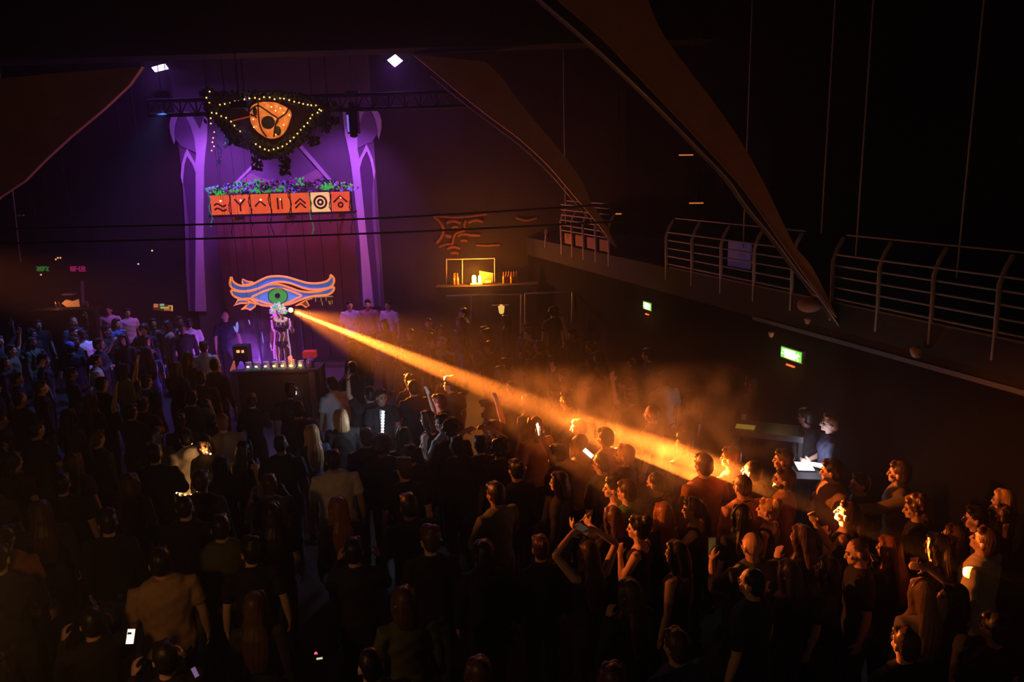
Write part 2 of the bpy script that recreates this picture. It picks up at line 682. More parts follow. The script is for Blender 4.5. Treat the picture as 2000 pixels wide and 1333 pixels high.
def headphone_mesh(k):
    s = Rig(k)
    h = s.h
    mb = MB()
    pts = [s.hp((.098 * math.cos(a), -.01, .11 + .128 * math.sin(a))) for a in [i * math.pi / 12 for i in range(13)]]
    mb.tube(pts, .011 * h, 8)
    for e in (-1, 1):
        mb.ell(s.hp((e * .097, -.006, .09)), (.022 * h, .036 * h, .042 * h), s.headm())
    return mb.mesh('headphones', True)


def beard_mesh(k):
    s = Rig(k)
    h = s.h
    mb = MB()
    H = s.headm()
    for c, r in (((0, .05, .022), (.05, .046, .032)), ((0, .08, .018), (.03, .026, .024)), ((.052, .02, .05), (.012, .026, .04)), ((-.052, .02, .05), (.012, .026, .04)), ((0, .094, .054), (.024, .008, .006))):
        mb.ell(s.hp(c), tuple(x * h for x in r), H)
    return remesh(mb, .008, 1, 'beard')


def ring_mesh(k, name, r):
    s = Rig(k)
    h = s.h
    return MB().tube([s.tp((.064 * math.sin(a), -.008 + .062 * math.cos(a), 1.497 - .012 * math.cos(a))) for a in [i * .314 for i in range(20)]], r * h, 6, closed=True).mesh(name, True)


def headband_mesh(k):
    s = Rig(k)
    h = s.h
    return MB().tube([s.hp((.09 * math.cos(a), .012, .12 + .118 * math.sin(a))) for a in [i * math.pi / 14 for i in range(15)]], .008 * h, 6).mesh('headband', True)


def wristband_mesh(k):
    s = Rig(k)
    sh, el, wr, u, f, hd, c = s.arm(-1)
    x = f.orthogonal().normalized()
    y = f.cross(x)
    return MB().tube([wr - f * .02 + (x * math.cos(a) + y * math.sin(a)) * .031 for a in [i * .5236 for i in range(12)]], .009, 6, closed=True).mesh('wristband', True)


def cap_mesh(k):
    s = Rig(k)
    h = s.h
    mb = MB()
    H = s.headm()
    mb.ell(s.hp((0, -.012, .165)), (.092 * h, .106 * h, .085 * h), H)
    mb.ell(s.hp((0, .11, .165)), (.07 * h, .075 * h, .008 * h), H)
    return mb.mesh('cap', True)


def hat_mesh(k):
    s = Rig(k)
    h = s.h
    mb = MB()
    H = s.headm()
    mb.ell(s.hp((0, -.012, .165)), (.16 * h, .17 * h, .012 * h), H)
    mb.tube([s.hp((0, -.01, .165)), s.hp((0, -.01, .25))], [(.09 * h, .1 * h), (.08 * h, .09 * h)], 14, up=H @ Vector((1, 0, 0)))
    return mb.mesh('hat', True)


CACHE = {}


def cached(kind, key, fn):
    q = (kind, key)
    if q not in CACHE:
        CACHE[q] = fn()
    return CACHE[q]


SKIN = {'light': mat('skin_light', (.62, .40, .29), .55), 'tan': mat('skin_tan', (.48, .29, .19), .55), 'brown': mat('skin_brown', (.22, .115, .07), .5)}
HAIR = {'dark': mat('hair_dark', (.012, .009, .008), .45), 'brown': mat('hair_brown', (.07, .035, .018), .45),
        'blond': mat('hair_blond', (.42, .25, .10), .45), 'ginger': mat('hair_ginger', (.22, .08, .025), .45), 'grey': mat('hair_grey', (.25, .22, .2), .5)}
CLOTH = {n: mat('cloth_' + n, c, .85, var=.2, scale=14) for n, c in dict(
    black=(.010, .009, .010), charcoal=(.03, .028, .03), navy=(.012, .016, .04), white=(.78, .78, .8), cream=(.62, .52, .40), grey=(.16, .15, .15),
    khaki=(.20, .16, .09), pink=(.55, .28, .24), tan=(.34, .22, .12), olive=(.08, .09, .045), red=(.30, .03, .025), blue=(.10, .17, .5), rust=(.28, .10, .04), denim=(.05, .07, .13), green=(.05, .16, .10)).items()}
EYE_M = mat('eye_dark', (.03, .02, .02), .2, var=0)
PLASTIC = mat('black_plastic', (.015, .015, .016), .4)
SHOE_M = mat('shoe_black', (.012, .011, .012), .5)


def parts_of(k, hair, sleeve, fine):
    v1, v2, v3 = {2: (.0075, .013, .009), 1: (.0105, .016, .012), 0: (.014, .02, .015)}[fine]
    kk = tuple(sorted((a, b) for a, b in k.items()))
    out = [('body', cached('body', (kk, fine), lambda: body_mesh(k, v1)))]
    out.append(('shirt', cached('shirt', (kk, sleeve, fine), lambda: shirt_mesh(k, v2, sleeve))))
    lk = tuple((a, k.get(a)) for a in ('height', 'fem', 'lean', 'side', 'twist', 'bulk', 'stance'))
    out.append(('trousers', cached('trousers', (lk, fine), lambda: trouser_mesh(k, .022))))
    for e in (1, -1):
        out.append(('shoe', cached('shoe', (lk, e), lambda: shoe_mesh(k, e))))
    if hair and hair not in ('bald',):
        out.append(('hair', cached('hair', (kk, hair, fine), lambda: hair_mesh(k, hair, v3))))
    if fine >= 1:
        for e in (1, -1):
            out.append(('eye', cached('eye', (kk, e), lambda: eye_mesh(k, e))))
            out.append(('eyebrow', cached('brow', (kk, e), lambda: brow_mesh(k, e))))
    return out


def part_obj(name, me, root, m, label=None):
    o = bpy.data.objects.new(name, me)
    if not me.materials:
        me.materials.append(m)
    COL.objects.link(o)
    o.parent = root
    o.material_slots[0].link = 'OBJECT'
    o.material_slots[0].material = m
    if label:
        o['label'] = label
    return o


PEOPLE = []


def person(px, py, phi, k, hair='short', hc='dark', shirt='black', sleeve='short', skin='light', fine=2, label='', group='crowd watching the performer',
           extra=(), legs='charcoal', base=0.0, xy=None):
    """stand a person so that the head's centre falls on pixel (px, py); phi = 0 back to camera, 90 left profile, 180 facing the camera"""
    rig = Rig(k)
    hc_local = rig.hp((0, 0, .11))
    p = PZ(px, py, base + hc_local.z) if xy is None else Vector((*xy, 0))
    view = math.atan2(-(p.x), p.y)
    rz = view + R(phi)
    M = Matrix.Rotation(rz, 3, 'Z')
    off = M @ Vector((hc_local.x, hc_local.y, 0))
    if xy is not None:
        off = Vector((0, 0, 0))
    root = bpy.data.objects.new('person', None)
    root.empty_display_size = .2
    COL.objects.link(root)
    root.location = (p.x - off.x, p.y - off.y, base)
    root.rotation_euler = (0, 0, rz)
    root['label'] = label
    root['category'] = 'person'
    root['group'] = group
    cols = {'body': SKIN[skin], 'shirt': CLOTH[shirt], 'trousers': CLOTH[legs], 'shoe': SHOE_M, 'hair': HAIR[hc], 'eye': EYE_M, 'eyebrow': HAIR['brown' if hc == 'blond' else hc]}
    for n, me in parts_of(k, hair, sleeve, fine):
        part_obj(n, me, root, cols[n])
    fns = {'glasses': glasses_mesh, 'headphones': headphone_mesh, 'cap': cap_mesh, 'hat': hat_mesh, 'beard': beard_mesh, 'headband': headband_mesh, 'wristband': wristband_mesh,
           'necklace': lambda k: ring_mesh(k, 'necklace', .004), 'neckband': lambda k: ring_mesh(k, 'neckband', .010)}
    for e in extra:
        e2, m = (e, PLASTIC) if isinstance(e, str) else e
        part_obj(e2, fns[e2](k), root, m)
    PEOPLE.append((root.location.x, root.location.y, .24))
    root['_rig'] = 0
    del root['_rig']
    return root, rig, M


def hand_world(t, side):
    """wrist, forearm and hand directions of a placed person in world space"""
    root, rig, M = t
    sh, el, wr, u, f, hd, c = rig.arm(side)
    L = Vector(root.location)
    return L + M @ wr, M @ f, M @ hd

# ------------------------------------------------------------------ the hall
BACK = 20.5
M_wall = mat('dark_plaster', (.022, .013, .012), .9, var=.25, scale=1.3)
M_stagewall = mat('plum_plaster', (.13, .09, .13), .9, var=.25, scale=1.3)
M_side = mat('black_wall_paint', (.006, .0055, .005), .95, spec=.1, var=.3, scale=1.1)
M_floor = mat('dark_floor', (.03, .026, .024), .55, var=.3, scale=2.0)
M_ceil = mat('dark_ceiling', (.012, .011, .011), .95)
M_wood = mat('glulam_timber', (.52, .26, .12), .7, var=.25, scale=3.0)
M_wood_dark = mat('dark_timber', (.03, .02, .014), .8)
M_steel = mat('painted_steel', (.48, .38, .32), .4, var=.1)
M_black = mat('matt_black', (.008, .008, .008), .8)


def structure(name, mb, m, smooth=False, tri=False):
    o = mb.build(name, m, None, smooth, tri)
    o['kind'] = 'structure'
    return o


XL = -13.2
structure('floor', MB().box((-4, 10, -.05), (30, 32, .1)), M_floor)
structure('wall_back', MB().box((-4, BACK + .1, 5), (30, .2, 10.2)), M_wall)
structure('ceiling', MB().box((-4, 10, 10.1), (30, 32, .2)), M_ceil)
structure('wall_left', MB().box((-15.5, 10.5, 5), (.2, 21, 10.2)), M_side)


def wall_run(d0, d1, z0, z1, off, thick=.2):
    """stretch of wall along the right side, off = set back from the gallery front"""
    a = Vector((wall_x(d0) + off, d0, 0))
    b = Vector((wall_x(d1) + off, d1, 0))
    dr = (b - a).normalized()
    nr = Vector((dr.y, -dr.x, 0))
    V = []
    for z in (z0, z1):
        for q in (a, b, b + nr * thick, a + nr * thick):
            V.append((q.x, q.y, z))
    return V, [(0, 1, 2, 3), (7, 6, 5, 4), (0, 4, 5, 1), (1, 5, 6, 2), (2, 6, 7, 3), (3, 7, 4, 0)]


structure('wall_right', MB().add(*wall_run(1.0, BACK, 0, 2.62, 0.0)), M_side)
structure('wall_right_upper', MB().add(*wall_run(1.0, BACK, 3.1, 10, 2.6)), M_side)
gal = MB()
gal.add(*wall_run(1.0, BACK, 2.62, 3.08, -.02, 2.7))
structure('gallery_floor', gal, mat('gallery_concrete', (.025, .021, .018), .85, var=.3, scale=2))
edge = MB()
edge.add(*wall_run(5.6, 11.2, 2.585, 2.64, -.07, .05))
structure('trim_1', edge, mat('pale_edge_strip', (.09, .11, .15), .5))
kick = MB()
kick.add(*wall_run(6.2, 13.6, 3.08, 3.10, -.02, .3))
structure('trim_2', kick, mat('kick_board', (.20, .12, .06), .7, var=.3, scale=5))

# timber arches
def arch(pts_face, pts_low, d, thick, mirrored=None):
    o = MB().slab([PD(x, y, d) for x, y in pts_face], thick).build('arch_beam', M_wood, None, tri=True)
    o['kind'] = 'structure'
    o['label'] = mirrored
    if not pts_low:
        return o
    lo = MB()
    lo.tube([PD(x, y, d - .03) for x, y in pts_low], .011, 6)
    e = lo.build('steel_edge', M_steel, o, True)
    e['label'] = 'thin pale steel edge along the underside'
    return o


near_up = smooth_poly([(1252, -40), (1288, 54), (1346, 137), (1396, 202), (1450, 281), (1497, 367), (1524, 424), (1552, 480), (1576, 508), (1596, 540), (1636, 622)], 3, False)
near_lo = smooth_poly([(1040, -40), (1090, 0), (1173, 72), (1252, 155), (1324, 230), (1382, 292), (1450, 367), (1522, 468), (1570, 535), (1620, 605)], 3, False)
near_rim = smooth_poly([(1010, -40), (1056, 0), (1158, 88), (1270, 193), (1376, 302), (1424, 352), (1460, 404), (1516, 472), (1560, 532), (1600, 580), (1638, 636)], 3, False)
DN = 9.5
arch(near_up + near_lo[::-1], near_rim, DN, .35, 'nearer timber arch sweeping down to the right gallery')
lower = MB().slab([PD(x, y, DN + .05) for x, y in near_lo + near_rim[::-1]], .25)
o = lower.build('arch_flange', M_wood_dark, None, tri=True)
o['kind'] = 'structure'
far_up = smooth_poly([(949, 121), (984, 156), (1015, 200), (1065, 260), (1106, 310), (1138, 357), (1154, 395), (1172, 420), (1205, 484)], 3, False)
far_lo = smooth_poly([(806, 106), (850, 142), (897, 182), (961, 232), (1015, 272), (1072, 325), (1119, 380), (1160, 428), (1200, 480)], 3, False)
far_rim = smooth_poly([(842, 149), (895, 193), (961, 243), (1015, 284), (1072, 337), (1119, 391), (1160, 438), (1204, 484)], 3, False)
DF = 15.8
arch(far_up + far_lo[::-1], far_rim, DF, .35, 'farther timber arch right of the stage')
left_face = [(277, 130), (108, 143), (-60, 160), (-200, 180), (-200, 560), (-90, 470), (0, 385), (47, 354), (86, 314), (137, 267), (202, 213), (252, 166)]
arch(left_face, None, DF, .12, 'farther timber arch left of the stage')
tb = MB()
zb = PD(600, 116, 15.6).z
tb.box((-5.5, 15.75, (zb + 9.9) / 2 + .12), (19, .7, 9.9 - zb))
structure('added_dark_beam', tb, M_ceil)  # dark beam added where the light falls off above the arches

# ------------------------------------------------------------------ gothic painted wall
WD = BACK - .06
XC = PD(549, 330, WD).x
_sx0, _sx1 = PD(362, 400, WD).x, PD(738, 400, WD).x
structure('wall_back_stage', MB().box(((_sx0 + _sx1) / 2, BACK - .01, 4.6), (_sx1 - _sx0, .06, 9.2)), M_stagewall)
M_lav = mat('lavender_paint', (.62, .50, .62), .8, var=.08, scale=3)
M_plum = mat('plum_paint', (.22, .14, .24), .85, var=.15, scale=2)
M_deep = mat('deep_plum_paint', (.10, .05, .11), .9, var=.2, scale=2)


def zc(pts):  # points of the crop at (250, 80) scaled 3.3333
    return [(250 + x / 3.3333, 80 + y / 3.3333) for x, y in pts]


trunk = zc([(350, 462), (400, 462), (440, 520), (470, 575), (490, 515), (516, 462), (519, 560), (516, 640), (502, 760), (496, 850), (492, 1100), (490, 1333), (497, 1500), (508, 1760),
            (440, 1760), (441, 1500), (443, 1333), (443, 1100), (443, 850), (440, 790), (446, 740), (436, 640), (412, 560), (384, 500)])
rib = zc([(300, 670), (278, 600), (272, 545), (282, 500), (310, 470), (350, 462), (326, 500), (310, 545), (304, 600), (306, 650)])
larch = zc([(355, 930), (345, 880), (352, 800), (368, 745), (385, 703), (410, 750), (440, 800), (444, 862), (420, 800), (386, 748), (370, 800), (362, 860), (358, 930)])
inner = zc([(350, 470), (384, 500), (412, 560), (436, 640), (443, 730), (425, 720), (385, 700), (350, 690), (310, 640), (306, 590), (314, 540)])
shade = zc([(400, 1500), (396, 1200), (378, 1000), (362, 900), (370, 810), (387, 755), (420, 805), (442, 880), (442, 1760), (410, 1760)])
outer = zc([(355, 930), (360, 1000), (372, 1200), (378, 1500), (395, 1760), (408, 1760), (398, 1500), (394, 1200), (376, 1000), (362, 930)])


def mural_column(side, label):
    fx = (lambda x, y: (x, y)) if side < 0 else (lambda x, y: (1098 - x + .1 * (y - 460), y - 9))
    base = PD(*fx(393, 640), WD)
    root = empty('gothic_column', label, 'painted column', (base.x, base.y, 0))
    root['kind'] = 'structure'

    def pl(px, th, name, m):
        w = [PD(*fx(x, y), WD) for x, y in px]
        return MB().slab([p - Vector((0, th, 0)) for p in w], th + .03).build(name, m, root, tri=True)
    pl(inner, .012, 'vault_panel', M_plum)
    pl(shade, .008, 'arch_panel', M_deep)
    pl(trunk, .03, 'column_shaft', M_lav)
    pl(rib, .026, 'vault_rib', M_lav)
    pl(larch, .022, 'pointed_arch', M_lav)
    pl(outer, .016, 'side_shaft', M_plum)


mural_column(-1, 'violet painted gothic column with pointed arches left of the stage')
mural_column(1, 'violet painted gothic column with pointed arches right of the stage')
tri = empty('painted_triangle', 'violet painted triangle with curved band above the lit symbol boxes', 'painted triangle', PD(548, 352, WD))
tri['kind'] = 'structure'


def tpl(px, th, name, m, f=zc):
    return MB().slab([PD(x, y, WD - th) for x, y in f(px)], th + .03).build(name, m, tri, tri=True)


tpl([(690, 925), (715, 925), (900, 740), (1000, 665), (1100, 680), (1300, 905), (1325, 905), (1110, 655), (1000, 640), (890, 725)], .03, 'triangle_edge', M_lav)
tpl([(715, 925), (900, 740), (1000, 665), (1090, 680), (1285, 905)], .008, 'triangle_field', M_plum)
tpl([(735, 905), (800, 860), (860, 890), (960, 915), (1060, 905), (1150, 875), (1230, 835), (1270, 880), (1200, 925), (1000, 955), (800, 945)], .014, 'curved_band', mat('mauve_paint', (.42, .25, .33), .85))
M_slat = mat('stage_backdrop', (.13, .055, .06), .9, var=.35, scale=2.2)
bd = empty('stage_backdrop', 'dark red timber backdrop panels under the lit symbol boxes', 'backdrop', (XC, BACK - .1, 0))
for i in range(8):
    x = PD(428, 480, WD).x + i * .455
    MB().box((x + .22, BACK - .085, 2.02), (.44, .07 - .02 * (i % 2), 4.04)).build('panel', M_slat, bd)

# ------------------------------------------------------------------ lighting truss
TD = 17.6
tr = empty('lighting_truss', 'black lighting truss running across above the stage', 'truss', PD(600, 204, TD))
for dz in (.18, -.12):
    MB().tube([PD(290, 215, TD) + Vector((0, 0, dz)), PD(915, 196, TD) + Vector((0, 0, dz))], .045, 8).build('chord', M_black, tr, True)
br = MB()
a, b = PD(290, 215, TD), PD(915, 196, TD)
N = 20
for i in range(N):
    p, q = a.lerp(b, i / N), a.lerp(b, (i + 1) / N)
    br.tube([p + Vector((0, 0, -.12)), p.lerp(q, .5) + Vector((0, 0, .18)), q + Vector((0, 0, -.12))], .018, 6)
    br.tube([p + Vector((0, 0, -.12)), p + Vector((0, 0, .18))], .018, 6)
br.build('bracing', M_black, tr, True)
for x in (330, 640, 880):
    MB().tube([PD(x, 200, TD), PD(x, 200, TD) + Vector((0, 0, 3.3))], .012, 6).build('hanging_cable', M_black, tr)

# floodlights
M_floodface = mat('flood_face', (1, 1, 1), emit=(.62, .40, 1.0), strength=14, var=0)
for p, nm, q, lab in ((FLOOD_A, 'flood_light', [(-.19, .02), (.12, .09), (.19, -.02), (-.12, -.08)], 'violet floodlight above the left painted column'),
                      (FLOOD_B, 'flood_light', [(-.17, .02), (.02, .14), (.18, .0), (-.01, -.13)], 'violet floodlight above the right painted column')):
    root = empty(nm, lab, 'floodlight', p, 'floodlights above the stage')
    fr = MB().slab([p + Vector((x, 0, z)) for x, z in q], .03)
    fr.build('lamp_face', M_floodface, root, tri=True)
    MB().slab([p + Vector((x * 1.12, .035, z * 1.15 + .01)) for x, z in q], .09).build('housing', M_black, root, tri=True)
    MB().tube([p + Vector((0, .08, 0)), p + Vector((0, .1, 1.9))], .02, 6).build('bracket', M_black, root)
for i, (p, t) in enumerate(((PD(480, 212, 17.4), 0), (PD(405, 196, 18.4), 0), (PD(690, 196, 18.4), 0), (PD(470, 220, 15.0), 0), (PD(318, 212, 17.5), 0))):
    q = p + Vector((0, 0, .14 if i < 4 else .3))
    o = MB().box(q, (.3, .16, .12)).build('added_uv_cannon', M_black)  # added housing around each added ultraviolet spot
    tag(o, ('added black ultraviolet cannon on the truss left of the hanging eye', 'added black ultraviolet cannon by the left painted column', 'added black ultraviolet cannon by the right painted column',
            'added black ultraviolet cannon hung over the stage booth', 'added black ultraviolet cannon at the left end of the truss')[i], 'stage light', 'added ultraviolet cannons')
    MB().tube([q, (q.x, q.y, 10)], .012, 6).build('bracket', M_black, o)

# hanging speaker and tinsel
sp = empty('moving_head_lamp', 'black lamp head hanging from the truss in front of the right column', 'stage light', PD(690, 240, TD))
p = PD(690, 240, TD)
MB().box(p + Vector((0, 0, .0)), (.24, .25, .46)).build('lamp_head', M_black, sp)
MB().box(p + Vector((-.09, -.14, -.02)), (.035, .03, .36)).build('violet_strip', mat('violet_strip', (.4, .3, .9), emit=(.25, .16, 1), strength=.9, var=0), sp)
MB().box(p + Vector((0, 0, .33)), (.12, .12, .2)).build('yoke', M_black, sp)
MB().ell(p + Vector((0, -.03, -.27)), (.09, .09, .05)).build('lens', M_black, sp, True)

# ------------------------------------------------------------------ the hanging eye
ED = 17.2


def ze(pts):  # crop at (400, 170) scaled 7.1428
    return [(400 + x / 7.1428, 170 + y / 7.1428) for x, y in pts]


eye = empty('hanging_eye', 'giant foliage eye with amber iris and bulb outline hanging from the truss', 'hanging eye', PD(525, 238, ED))
e_out = smooth_poly([(40, 40), (300, 95), (620, 75), (900, 60), (1200, 85), (1500, 150), (1820, 240), (1760, 330), (1560, 520), (1400, 720), (1200, 880), (1000, 970), (850, 990), (700, 930), (560, 830), (420, 800), (340, 700), (230, 560), (90, 380), (30, 200)], 4)
e_in = smooth_poly([(130, 330), (380, 250), (620, 190), (900, 165), (1180, 205), (1400, 275), (1600, 350), (1480, 440), (1340, 590), (1180, 720), (1000, 800), (860, 800), (700, 740), (520, 600), (330, 470)], 4)
rg = random.Random(3)
leaf = MB()
k = len(e_out)


def leafy(mb, p, size, rg, flat=.25):
    rot = Matrix.Rotation(rg.uniform(0, 6.28), 3, 'Y') @ Matrix.Rotation(rg.uniform(-.7, .7), 3, 'X') @ Matrix.Rotation(rg.uniform(-.7, .7), 3, 'Z')
    mb.ell(p, (size, size * flat, size * .5), rot, 6, 4)


for x in (440, 610):
    q = PD(x, 200, ED + .1)
    MB().tube([q, (q.x, q.y, 10)], .012, 6).build('hanging_wire', M_black, eye)
M_eyeback = mat('eye_back_panel', (.018, .010, .012), .9)
MB().slab([PD(x, y, ED + .10) for x, y in ze(e_out)], .06).build('back_panel', M_eyeback, eye, tri=True)
ko, ki = len(e_out), len(e_in)
for i in range(1500):
    t = rg.random()
    a_ = e_out[int(t * ko) % ko]
    # nearest inner point
    b_ = min(e_in, key=lambda q: (q[0] - a_[0]) ** 2 + (q[1] - a_[1]) ** 2)
    s_ = rg.uniform(-.04, 1.0)
    x, y = a_[0] + (b_[0] - a_[0]) * s_ + rg.uniform(-18, 18), a_[1] + (b_[1] - a_[1]) * s_ + rg.uniform(-18, 18)
    x, y = ze([(x, y)])[0]
    leafy(leaf, PD(x, y, ED + rg.uniform(-.05, .08)), rg.uniform(.04, .09), rg)
leaf.build('foliage_rim', mat('dark_foliage', (.030, .038, .018), .7), eye, True)['kind'] = 'stuff'
M_iris = bpy.data.materials.new('amber_iris')
M_iris.use_nodes = True
nt = M_iris.node_tree
bs = nt.nodes['Principled BSDF']
tc = nt.nodes.new('ShaderNodeTexCoord')
vo = nt.nodes.new('ShaderNodeTexVoronoi')
vo.inputs['Scale'].default_value = 9
no = nt.nodes.new('ShaderNodeTexNoise')
no.inputs['Scale'].default_value = 5
no.inputs['Detail'].default_value = 6
cr = nt.nodes.new('ShaderNodeValToRGB')
cr.color_ramp.elements[0].position = .0
cr.color_ramp.elements[0].color = (1.0, .55, .14, 1)
cr.color_ramp.elements[1].position = .22
cr.color_ramp.elements[1].color = (.88, .22, .045, 1)
e = cr.color_ramp.elements.new(.8)
e.color = (.55, .10, .02, 1)
mxn = nt.nodes.new('ShaderNodeMath')
mxn.operation = 'MULTIPLY'
nt.links.new(tc.outputs['Object'], vo.inputs['Vector'])
nt.links.new(tc.outputs['Object'], no.inputs['Vector'])
nt.links.new(vo.outputs['Distance'], mxn.inputs[0])
nt.links.new(no.outputs['Fac'], mxn.inputs[1])
mul = nt.nodes.new('ShaderNodeMath')
mul.operation = 'MULTIPLY'
mul.inputs[1].default_value = 2.2
nt.links.new(mxn.outputs[0], mul.inputs[0])
nt.links.new(mul.outputs[0], cr.inputs[0])
nt.links.new(cr.outputs[0], bs.inputs['Emission Color'])
bs.inputs['Base Color'].default_value = (.5, .2, .05, 1)
bs.inputs['Emission Strength'].default_value = .85
iris_px = smooth_poly([(640, 290), (700, 235), (800, 210), (960, 212), (1080, 255), (1180, 320), (1200, 390), (1185, 450), (1160, 530), (1120, 610), (1060, 680), (980, 715), (880, 715), (780, 660), (700, 590), (645, 500), (632, 400)], 4)
MB().slab([PD(x, y, ED + .0) for x, y in ze(iris_px)], .06).build('iris', M_iris, eye, tri=True)
pu = [(880 + 92 * math.cos(i * .2618), 495 + 92 * math.sin(i * .2618)) for i in range(24)]
MB().slab([PD(x, y, ED - .04) for x, y in ze(pu)], .05).build('pupil', M_black, eye)
vines = [[(620, 350), (680, 285), (750, 262), (830, 310), (930, 380), (1020, 450), (980, 550), (965, 680)], [(745, 225), (748, 380), (765, 520), (800, 610), (860, 690)],
         [(1165, 305), (1130, 370), (1060, 420), (1010, 460), (985, 540), (1000, 610), (960, 690)], [(640, 380), (700, 410), (720, 430)]]
for v in vines:
    MB().tube([PD(x, y, ED - .05) for x, y in ze(smooth_poly(v, 4, False))], .016, 6).build('vine', M_wood_dark, eye, True)
for cx_, cy_, rx, ry in ((700, 340, 30, 55), (1020, 610, 42, 62)):
    MB().ell(PD(*ze([(cx_, cy_)])[0], ED - .06), (rx * .0016, .02, ry * .0016)).build('leaf', mat('dark_leaf', (.02, .03, .012), .6), eye, True)
M_bulb = mat('amber_bulb', (1, .6, .25), emit=(1.0, .50, .16), strength=2.4, var=0)
M_bulb2 = mat('yellow_bulb', (1, .7, .2), emit=(1.0, .55, .06), strength=1.5, var=0)
bulbs = [(210, 247), (278, 238), (355, 220), (420, 203), (480, 190), (553, 172), (622, 160), (700, 152), (762, 168), (825, 142), (905, 145), (973, 171), (1050, 158), (1103, 163), (1178, 183), (1247, 205), (1315, 219), (1371, 236),
         (1436, 247), (1484, 255), (1550, 257), (1598, 315), (1623, 331), (1573, 360), (1501, 390), (1472, 438), (1433, 503), (1385, 550), (1339, 599), (1292, 651), (1242, 705), (1191, 754), (1144, 798), (1083, 830), (1021, 852), (961, 870),
         (892, 886), (836, 870), (770, 836), (711, 798), (493, 619), (413, 540), (366, 482), (297, 430), (228, 408), (162, 367), (67, 65), (22, 150), (65, 220), (95, 360), (82, 437), (84, 510), (131, 630), (118, 712), (107, 771), (129, 829), (95, 888),
         (930, 278), (1055, 297), (987, 330), (1098, 364), (1180, 392), (676, 452), (685, 560), (990, 665), (1100, 530)]
for i, q in enumerate(bulbs):
    x, y = ze([q])[0]
    MB().ell(PD(x, y, ED - .09), (.017, .017, .017), None, 8, 6).build('bulb', M_bulb if i % 4 else M_bulb2, eye, True)
point('eye_bulbs_glow', PD(525, 235, ED - .5), 9, (1, .45, .12), .3)
bl = MB()
for cx_, y0, y1, n_ in ((730, 970, 1160, 60), (1120, 930, 1230, 90), (1600, 440, 560, 40), (1700, 430, 620, 40), (1800, 420, 520, 30), (1520, 690, 820, 40), (60, 100, 500, 60)):
    for i in range(n_):
        x, y = ze([(cx_ + rg.uniform(-70, 70), rg.uniform(y0, y1))])[0]
        leafy(bl, PD(x, y, ED + rg.uniform(-.05, .1)), rg.uniform(.03, .06), rg)
    x, y = ze([(cx_, y0 - 40)])[0]
    x2, y2 = ze([(cx_, y1)])[0]
    bl.tube([PD(x, y, ED + .05), PD(x2, y2, ED + .05)], .01, 5)
bl.build('hanging_leaves', mat('black_leaves', (.018, .016, .012), .8), eye, True)['kind'] = 'stuff'
tn = MB()
for cx_, y0, y1, w_ in ((205, 560, 1090, 30), (290, 700, 860, 30), (590, 60, 330, 26)):
    for i in range(90):
        x, y = ze([(cx_ + rg.uniform(-w_, w_), rg.uniform(y0, y1))])[0]
        tn.box(PD(x, y, ED - .02 + rg.uniform(-.03, .03)), (.03, .004, .022), rot=Matrix.Rotation(rg.uniform(0, 6), 3, 'Y') @ Matrix.Rotation(rg.uniform(0, 6), 3, 'X'))
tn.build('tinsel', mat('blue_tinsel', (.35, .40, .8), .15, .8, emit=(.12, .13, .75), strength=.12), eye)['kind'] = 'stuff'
red = MB().box(PD(*ze([(560, 430)])[0], ED - .02), (.55, .02, .03), rot=Matrix.Rotation(-.2, 3, 'Y'))
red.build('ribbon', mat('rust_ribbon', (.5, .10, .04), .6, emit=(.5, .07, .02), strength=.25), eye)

# ------------------------------------------------------------------ lit symbol boxes
BD = 19.3
x0, x1 = PD(411, 401, BD).x, PD(685, 396, BD).x
zt = (PD(411, 380, BD).z + PD(684, 375, BD).z) / 2
zb_ = (PD(411, 421, BD).z + PD(684, 413, BD).z) / 2
bw = (x1 - x0) / 7
bh = zt - zb_


def paper_mat(name, lo, hi):
    m = bpy.data.materials.new(name)
    m.use_nodes = True
    nt = m.node_tree
    b = nt.nodes['Principled BSDF']
    b.inputs['Base Color'].default_value = (.15, .04, .02, 1)
    tcn = nt.nodes.new('ShaderNodeTexCoord')
    n = nt.nodes.new('ShaderNodeTexNoise')
    n.inputs['Scale'].default_value = 3.5
    mx = nt.nodes.new('ShaderNodeMix')
    mx.data_type = 'RGBA'
    mx.inputs['A'].default_value = (*lo, 1)
    mx.inputs['B'].default_value = (*hi, 1)
    nt.links.new(tcn.outputs['Object'], n.inputs['Vector'])
    nt.links.new(n.outputs['Fac'], mx.inputs['Factor'])
    nt.links.new(mx.outputs['Result'], b.inputs['Emission Color'])
    b.inputs['Emission Strength'].default_value = 1.0
    return m


